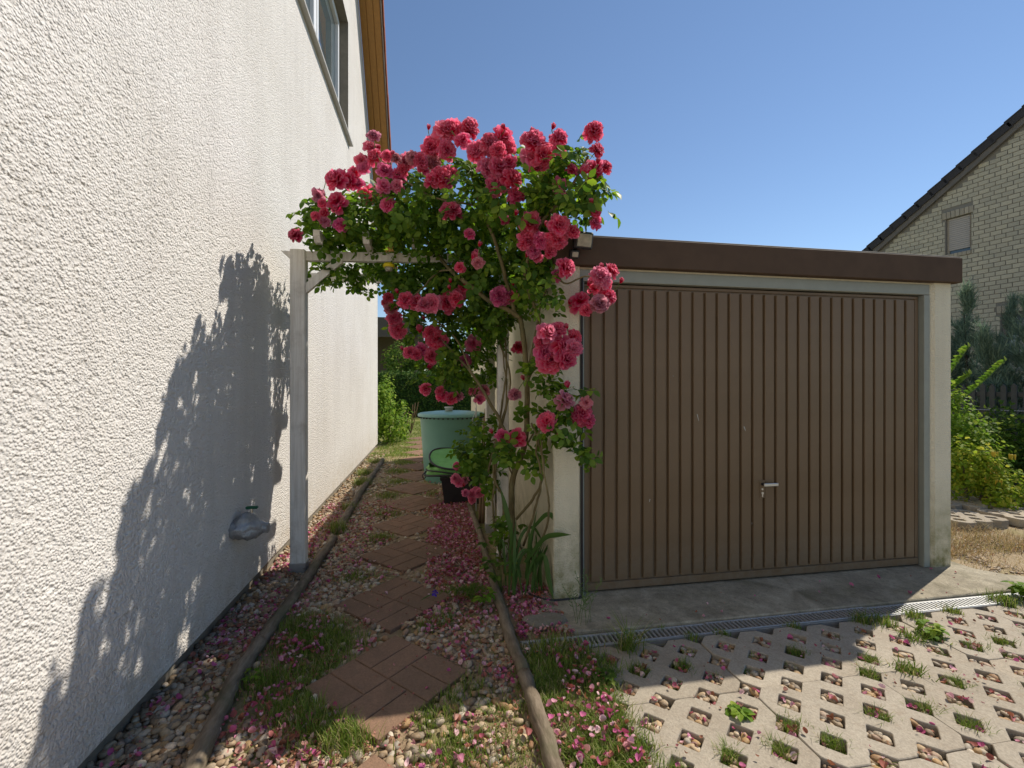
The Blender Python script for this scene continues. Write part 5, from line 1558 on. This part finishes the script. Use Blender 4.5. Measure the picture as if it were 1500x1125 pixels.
# ------------------------------------------------------------------ neighbour's brick house
def mkl(name, mb, mat, parent, smooth=False):
    me = mesh_np(name, mb.V, mb.F, mat, smooth)
    o = bpy.data.objects.new(name, me); COL.objects.link(o); o.parent = parent
    return o
def instl(name, me, loc, parent, rot=(0, 0, 0)):
    o = bpy.data.objects.new(name, me); COL.objects.link(o); o.parent = parent
    o.location = loc; o.rotation_euler = rot
    return o
BR = R(-79.3)
bh = thing('brick_house', (12.17, 8.70, 0), 'pale yellow brick house with dark verge and closed roller shutter', 'house', None, BR)
RS, RA, RB = 0.689, -1.69, 5.05
def zr(a): return RB + RS * (a - RA)
A0, A1 = -3.6, 5.5
pk = MB().prism([(A0, -.05), (A1, -.05), (A1, zr(A1) - .05), (A0, zr(A0) - .05)], 'y', .10, .30)
bwall = mkl('wall', MB(), M['mortar'], bh)   # filled below
w1 = (-.275, .195, 4.49, 5.34); w2 = (.70, 1.75, 1.75, 2.95)
m = MB()
def rect(a, b, c, d, y=0.0): m.add([(a, y, c), (b, y, c), (b, y, d), (a, y, d)], [(0, 1, 2, 3)])
cols_ = [A0, w1[0], w1[1], w2[0], w2[1], A1]
for i in range(5):
    a, b = cols_[i], cols_[i + 1]
    lo = -.05
    if i == 1:
        rect(a, b, lo, w1[2]); lo = w1[3]
    if i == 3:
        rect(a, b, lo, w2[2]); lo = w2[3]
    m.add([(a, 0, lo), (b, 0, lo), (b, 0, zr(b)), (a, 0, zr(a))], [(0, 1, 2, 3)])
for (a, b, c, d) in (w1, w2):
    V = [(a, 0, c), (b, 0, c), (b, 0, d), (a, 0, d), (a, .12, c), (b, .12, c), (b, .12, d), (a, .12, d)]
    m.add(V, [(0, 4, 5, 1), (1, 5, 6, 2), (2, 6, 7, 3), (3, 7, 4, 0)])
m.add([(A0, 0, -.05), (A0, 8, -.05), (A0, 8, zr(A0)), (A0, 0, zr(A0))], [(0, 3, 2, 1)])
bwall.data = mesh_np('wall', m.V, m.F, M['mortar'])
CH, BLn = 0.100, 0.190
bm_ = MB().box(0, BLn - .014, -.014, .0, 0, CH - .014, .003)
BRM = mesh_np('brick', bm_.V, bm_.F, M['brick'])
spots = []; trims = []
rbk = random.Random(2)
j = 0
z = 1.1
while z < 8.6:
    a = -2.9 + (j % 2) * BLn / 2 + rbk.uniform(-.02, .02)
    while a < 3.2:
        b, t = a + BLn - .014, z + CH
        hit = None
        for w in (w1, w2):
            if t > w[2] - .085 * (w is w1) and z < w[3] + .165:
                lint = z + CH > w[3]
                x0_, x1_ = (w[0] - .066, w[1] + .030) if lint else (w[0] - .004, w[1] + .004)
                if b > x0_ and a < x1_:
                    hit = (x0_, x1_)
        if t < zr(a) - .02:
            if hit is None:
                spots.append((a, z))
            else:
                if hit[0] - a > .03: trims.append((a, hit[0] - .010, z))
                if b - hit[1] > .03: trims.append((hit[1] + .010, b, z))
        a += BLn
    z += CH; j += 1
spots.sort(key=lambda s: -(s[0] * 1.0 + (-3 if s[0] > 1.15 or s[1] < 2.3 else 0)))
st_ = MB()
for k, (a, z) in enumerate(spots):
    dy = rbk.uniform(-.003, .003)
    if k < 300:
        instl('brick', BRM, (a, dy, z), bwall)
    else:
        st_.box(a, a + BLn - .014, -.014 + dy, -.0005, z, z + CH - .014)
for a, b_, z in trims:
    st_.box(a, b_, -.014, -.0005, z, z + CH - .014)
o = mkl('brick_field', st_, M['brick'], bwall); o['kind'] = 'stuff'
# soldier courses and sill bricks
sm_ = MB().box(0, .074, -.022, 0, 0, .155, .003)
SO = mesh_np('lintel_brick', sm_.V, sm_.F, M['lintel_brick'])
for w in (w1, w2):
    x = w[0] - .06
    while x < w[1] + .02:
        instl('lintel_brick', SO, (x, -.001, w[3] + .008), bwall); x += .084
sb = MB().box(0, .074, -.03, .1, -.085, 0, .003)
SBM = mesh_np('sill_brick', sb.V, sb.F, M['lintel_brick'])
x = w1[0]
while x < w1[1] - .05:
    instl('sill_brick', SBM, (x, 0, w1[2] - .004), bwall); x += .08
# windows
wn_ = mkl('window', MB().box(w1[0] + .001, w1[1] - .001, .085, .119, w1[2] + .001, w1[3] - .001), M['glass'], bh)
mkl('frame', MB().box(w1[0] + .002, w1[0] + .04, .06, .084, w1[2] + .002, w1[3] - .002).box(w1[1] - .04, w1[1] - .002, .06, .084, w1[2] + .002, w1[3] - .002), M['lintel_brick'], wn_)
zz = w1[2] + .085
sl = MB().box(w1[0] + .042, w1[1] - .042, .050, .060, 0, .044, .004)
SLM = mesh_np('shutter_slat', sl.V, sl.F, M['shutter'])
while zz < w1[3] - .03:
    instl('shutter_slat', SLM, (0, 0, zz), wn_); zz += .0475
wn2 = mkl('window', MB().box(w2[0] + .001, w2[1] - .001, .10, .119, w2[2] + .001, w2[3] - .001), M['glass'], bh)
mkl('frame', MB().box(w2[0] + .002, w2[1] - .002, .04, .10, w2[3] - .07, w2[3] - .002).box(w2[0] + .002, w2[0] + .07, .04, .10, w2[2], w2[3] - .07), M['verge'], wn2)
# roof verge
sa = math.atan(RS)
rm = Matrix.Translation((RA, 0, RB)) @ Matrix.Rotation(-sa, 4, 'Y')
mkl('verge_board', MB().box(-1.6, 9.5, -.10, -.03, -.06, .12, .003).xf(rm), M['verge'], bh)
rf = mkl('roof', MB().box(-1.7, 9.5, -.09, 8.0, .12, .20).xf(rm), M['dark_tile'], bh)
tl = MB().box(-.04, .36, -.13, .20, 0, .045, .01).box(-.035, .355, -.135, -.105, -.15, 0, .006).xf(Matrix.Rotation(R(4), 4, 'Y'))
TL = mesh_np('roof_tile', tl.V, tl.F, M['dark_tile'])
x = -1.8
while x < 6.5:
    instl('roof_tile', TL, rm @ Vector((x, 0, .215)), rf, (0, -sa, 0)); x += .335
# ------------------------------------------------------------------ fence on the boundary
fe = thing('picket_fence', (7.73, 5.25, 0), 'grey weathered picket fence with wire in front of conifers', 'fence', None, BR)
pkm = MB().prism([(0, 0), (.058, 0), (.058, 1.36), (.029, 1.40), (0, 1.36)], 'y', -.022, 0)
PKM = mesh_np('picket', pkm.V, pkm.F, M['fence'])
x = -2.6
while x < 2.8:
    instl('picket', PKM, (x, random.uniform(-.004, .004), random.uniform(-.02, .02)), fe, (0, R(random.uniform(-.8, .8)), 0)); x += .112
for z in (.35, 1.22):
    mkl('rail', MB().box(-2.7, 2.9, .001, .04, z, z + .07, .004), M['fence'], fe)
mkl('wire', MB().tube([(-2.7, -.03, 1.05), (0, -.035, 1.035), (2.9, -.03, 1.05)], .006, 6), M['steel'], fe)

# ------------------------------------------------------------------ shrubs, hedge and trees
LF = leaflet(1.0, .6, .10, .15)
def leafball(centers, n, size, sh=.35, up=.5):
    pts, dirs = [], []
    for c, r in centers:
        k = int(n * r[0] * r[1] * r[2] / sum(q[1][0] * q[1][1] * q[1][2] for q in centers))
        p, d = ellipsoid_pts(c, r, max(k, 20), sh); pts.append(p); dirs.append(d)
    p = np.concatenate(pts); d = np.concatenate(dirs)
    p = p[p[:, 2] > 0.0]; d = d[:len(p)]
    nr = d * .8 + np.array([.1, -.1, up]) + rng.normal(size=p.shape) * .5
    return soup(LF[0], LF[1], frames(nr, rng.random(len(p)) * 6.283, rng.uniform(.7, 1.25, len(p)) * size, p))
def shrub(name, loc, centers, n, size, mat, label, cat='shrub', stems=5, group=None, extra=None):
    t = thing(name, loc, label, cat, group)
    V, F = leafball(centers, n, size)
    f = mk('foliage', V, F, mat, t); 
    m = MB()
    for k in range(stems):
        c, r = centers[k % len(centers)]
        e = Vector(c) + Vector([random.uniform(-.6, .6) * q for q in r])
        b = Vector(loc) + Vector((random.uniform(-.06, .06), random.uniform(-.06, .06), -.03))
        m.tube(spline([b, (b + e) / 2 + Vector((random.uniform(-.05, .05), random.uniform(-.05, .05), .05)), e], 4), [.018 - .0013 * i for i in range(9)], 6)
    m.build('stem', M['trunk'], t)
    return t
sh = shrub('privet_bush', (6.35, 4.75, 0), [((6.35, 4.7, .80), (.42, .4, .6)), ((6.28, 4.75, 1.25), (.26, .3, .34)), ((6.5, 4.6, .5), (.5, .4, .45))], 3600, .055, M['bright_leaf'], 'bright green leafy bush with long shoots against the garage corner')
# long leafy shoots
for k, pts in enumerate(([(6.2, 4.7, 1.2), (6.3, 4.6, 1.55), (6.42, 4.5, 1.85)], [(6.3, 4.6, 1.1), (6.6, 4.5, 1.4), (6.85, 4.42, 1.68)], [(6.25, 4.7, 1.2), (6.4, 4.6, 1.4), (6.52, 4.55, 1.52)])):
    P = spline(pts, 9)
    s_ = MB().tube(P, .006, 5).build('shoot', M['sepal'], sh)
    g = MB()
    for i, p in enumerate(P[4:]):
        for sgn in (-1, 1):
            v, f = leaflet(.085, .045, .12, .1)
            A = np.array(Matrix.Translation(p) @ Matrix.Rotation(sgn * 1.0 - .6, 4, 'Y') @ Matrix.Rotation(R(70), 4, 'X') @ Matrix.Rotation(random.uniform(-.4, .4), 4, 'Z'))
            g.add(v @ A[:3, :3].T + A[:3, 3], f.tolist())
    g.build('shoot_leaf', M['bright_leaf'], s_)
y1 = shrub('yarrow_clump', (6.0, 4.15, 0), [((5.85, 4.2, .45), (.2, .2, .38)), ((6.1, 4.1, .40), (.16, .2, .40)), ((6.3, 4.0, .25), (.2, .2, .26)), ((6.02, 3.9, .2), (.22, .16, .2)), ((6.25, 4.25, .42), (.14, .16, .34))], 2600, .045, M['yellow_leaf'], 'yellow green flowering clump at the edge of the raised pavers', 'plant')
for k in range(9):
    m = MB()
    a, r_ = random.uniform(0, 6.28), random.uniform(0, .32)
    c = (6.1 + math.cos(a) * r_, 4.05 + math.sin(a) * r_ * .6, random.uniform(.35, .70))
    for q in range(9):
        b_ = random.uniform(0, 6.28); w_ = random.uniform(0, .03)
        m.lathe([(.003, -.05), (.008, .0), (.006, .008)], 5, (c[0] + w_ * math.cos(b_), c[1] + w_ * math.sin(b_), c[2]))
    fh = m.build('flower_head', M['flower_yellow'], y1); fh['kind'] = 'stuff'

shrub('green_shrub', (7.0, 4.7, 0), [((7.0, 4.7, .5), (.45, .4, .55)), ((6.75, 4.9, .75), (.25, .25, .45)), ((7.15, 4.5, .7), (.22, .22, .4)), ((7.5, 4.4, .45), (.4, .35, .5)), ((7.7, 4.5, .75), (.2, .25, .35)), ((7.35, 4.8, .85), (.2, .2, .35))], 4200, .055, M['mid_leaf'], 'dense mid green shrub between the fence and the raised pavers')
shrub('low_shrub', (8.1, 4.3, 0), [((8.0, 4.25, .35), (.35, .3, .4)), ((7.6, 4.1, .22), (.3, .25, .24)), ((7.2, 3.95, .18), (.3, .25, .18)), ((8.3, 4.3, .45), (.25, .2, .4))], 2600, .045, M['yellow_leaf'], 'low straggling yellowish shrub in front of the picket fence')

LEAD = [(0, 0, 1.0), (-.8, .5, .82), (.7, -.7, .88), (.3, .9, .7)]
def juniper(loc, h, w, n, label):
    t = thing('juniper', loc, label, 'conifer', 'blue green junipers before the brick house')
    MB().tube([(loc[0], loc[1], -.05), (loc[0] + .03, loc[1], h * .5), (loc[0], loc[1] + .03, h * .95)], [.04, .025, .008], 8).build('trunk', M['trunk'], t)
    P, D = [], []
    for k in range(n):
        zf = rng.random() ** .8
        z = .1 + zf * h * .98
        a = rng.uniform(0, 6.28)
        rad = w * (1 - zf ** 1.7) * (.75 + .35 * math.sin(3 * a + 7 * zf)) + .03
        lx, ly, lh = LEAD[k % 4]
        z = .1 + zf * h * lh
        ox, oy = lx * w * (.25 + .5 * zf), ly * w * (.25 + .5 * zf)
        rad *= .62
        base = np.array([loc[0] + ox, loc[1] + oy, z - .12])
        tip = np.array([loc[0] + ox + math.cos(a) * rad, loc[1] + oy + math.sin(a) * rad, z + rng.uniform(.05, .25)])
        for s in np.linspace(.35, 1, 7):
            P.append(base + (tip - base) * s + rng.normal(0, .02, 3)); D.append((tip - base) / np.linalg.norm(tip - base) + np.array([0, 0, .4]))
    P = np.array(P); D = np.array(D)
    # each sprig: a few thin spiky triangles
    tv, tf = [], []
    for k in range(7):
        a = 6.28 * k / 7; sp = .35 + .15 * (k % 3)
        tv += [(-.035 * math.sin(a), .035 * math.cos(a), .1 * k / 7), (.035 * math.sin(a), -.035 * math.cos(a), .1 * k / 7), (sp * math.cos(a), sp * math.sin(a), 1.0 - .08 * k)]
        tf.append((3 * k, 3 * k + 1, 3 * k + 2))
    V, F = soup(np.array(tv), np.array(tf), frames(D + rng.normal(0, .25, D.shape), rng.random(len(P)) * 6.28, rng.uniform(.13, .26, len(P)), P))
    mk('foliage', V, F, M['juniper'], t)
juniper((9.0, 6.35, 0), 2.85, .75, 260, 'tall bluish juniper with a pointed top in front of brick wall')
juniper((8.7, 5.35, 0), 2.4, .7, 240, 'bluish juniper under the lower window of the brick house')
juniper((9.4, 7.3, 0), 2.6, .7, 220, 'shorter bluish juniper nearest the garage roof corner')
juniper((9.3, 4.6, 0), 2.4, .8, 220, 'broad bluish juniper at the end of the picket fence')
# raised pavers
for k, (x, y, z, a) in enumerate(((4.95, 3.50, .085, 4), (5.62, 3.46, .085, 1), (5.05, 3.98, .085, 3), (5.70, 3.93, .085, -1), (6.30, 3.38, .085, -3), (6.38, 3.85, .085, 2))):
    o = inst('grid_paver', PM[k % 3], (x, y, z), None, (R(random.uniform(-1.5, 1.5)), R(random.uniform(-1.5, 1.5)), R(a)))
    tag(o, 'grey concrete grid paver in the raised overgrown row beside the shrubs', 'paver', 'raised grid pavers right of the garage')

# ------------------------------------------------------------------ garden behind
hd = thing('clipped_hedge', (0.5, 20.2, 0), 'clipped dark green hedge closing the garden behind the barrel', 'hedge')
MB().box(-9, 9, 19.9, 20.7, -.05, 1.80).build('branch_core', M['hedge_core'], hd)
n = 9000
P = np.column_stack([rng.uniform(-3.2, 2.6, n), np.where(rng.random(n) < .78, 19.85 + rng.normal(0, .06, n), rng.uniform(19.8, 20.8, n)), rng.uniform(0.02, 1.92, n)])
top = P[:, 1] > 20.0
P[top, 2] = 1.84 + rng.normal(0, .06, top.sum())
nr = np.where(top[:, None], np.array([[0, 0, 1.0]]), np.array([[0, -1.0, .35]])) + rng.normal(0, .45, (n, 3))
V, F = soup(LF[0], LF[1], frames(nr, rng.random(n) * 6.28, rng.uniform(.06, .12, n), P))
mk('foliage', V, F, M['hedge'], hd)
vs = shrub('corner_shrub', (-1.0, 11.1, 0), [((-1.25, 11.2, .75), (.35, .4, .75)), ((-.95, 10.95, .4), (.35, .3, .42)), ((-1.15, 11.6, .9), (.3, .4, .8)), ((-.75, 11.5, .5), (.25, .3, .55))], 3200, .075, M['bright_leaf'], 'tall bright green leafy shrub at the far corner of house')
ds = thing('dry_twig_plant', (-.62, 13.2, 0), 'small dried brown twiggy plant standing before the hedge', 'plant')
m = MB()
for k in range(9):
    a = random.uniform(0, 6.28)
    m.tube(spline([(-.62, 13.2, -.02), (-.62 + .12 * math.cos(a), 13.2, .35), (-.62 + .25 * math.cos(a), 13.2 + .1 * math.sin(a), random.uniform(.5, .95))], 4), [.012] * 9, 5)
m.build('stem', M['cane'], ds)

def tree(name, loc, h, crown, n, size, mat, label):
    t = thing(name, loc, label, 'tree', 'trees behind the hedge')
    m = MB()
    top = Vector(loc) + Vector((0, 0, h * .6))
    m.tube(spline([Vector(loc) + Vector((0, 0, -.1)), Vector(loc) + Vector((.08, 0, h * .3)), top], 4), [.16 - .01 * i for i in range(9)], 8)
    for k in range(6):
        c, r = crown[k % len(crown)]
        m.tube([Vector(loc) + Vector((0, 0, h * .3)), (top + Vector(c)) / 2, Vector(c)], [.07, .05, .02], 6)
    m.build('trunk', M['trunk'], t)
    V, F = leafball(crown, n, size)
    mk('crown', V, F, mat, t)
tree('garden_tree', (-1.2, 24, 0), 4.0, [((-1.5, 24, 2.6), (1.2, 1.0, 1.0)), ((-.4, 23.6, 2.3), (1.0, .8, .9)), ((.6, 24, 2.5), (1.0, .9, 1.0))], 3600, .14, M['mid_leaf'], 'leafy tree rising behind the hedge by the carport')
tree('garden_tree', (2.4, 25, 0), 5.0, [((2.0, 25, 3.2), (1.4, 1.0, 1.5)), ((3.2, 25, 2.6), (1.2, 1.0, 1.2)), ((1.2, 24.5, 2.4), (.9, .8, .9))], 3800, .15, M['hedge'], 'darker tree behind the hedge above the green barrel')
cp = thing('carport', (-3.4, 27, 0), 'dark wooden flat roofed carport beyond the trees', 'carport')
MB().box(-9, -.6, 26.4, 26.6, 4.05, 5.15).build('roof_fascia', M['carport_wood'], cp)
MB().box(-9, -.6, 26.6, 32, 4.85, 5.05).build('roof', M['bitumen'], cp)
MB().box(-9, -.6, 31.8, 32, -.05, 4.85).build('back_wall', M['carport_wood'], cp)
for x in (-8.6, -4.8, -1.0):
    MB().box(x, x + .18, 26.7, 26.88, -.05, 4.85).build('post', M['carport_wood'], cp)
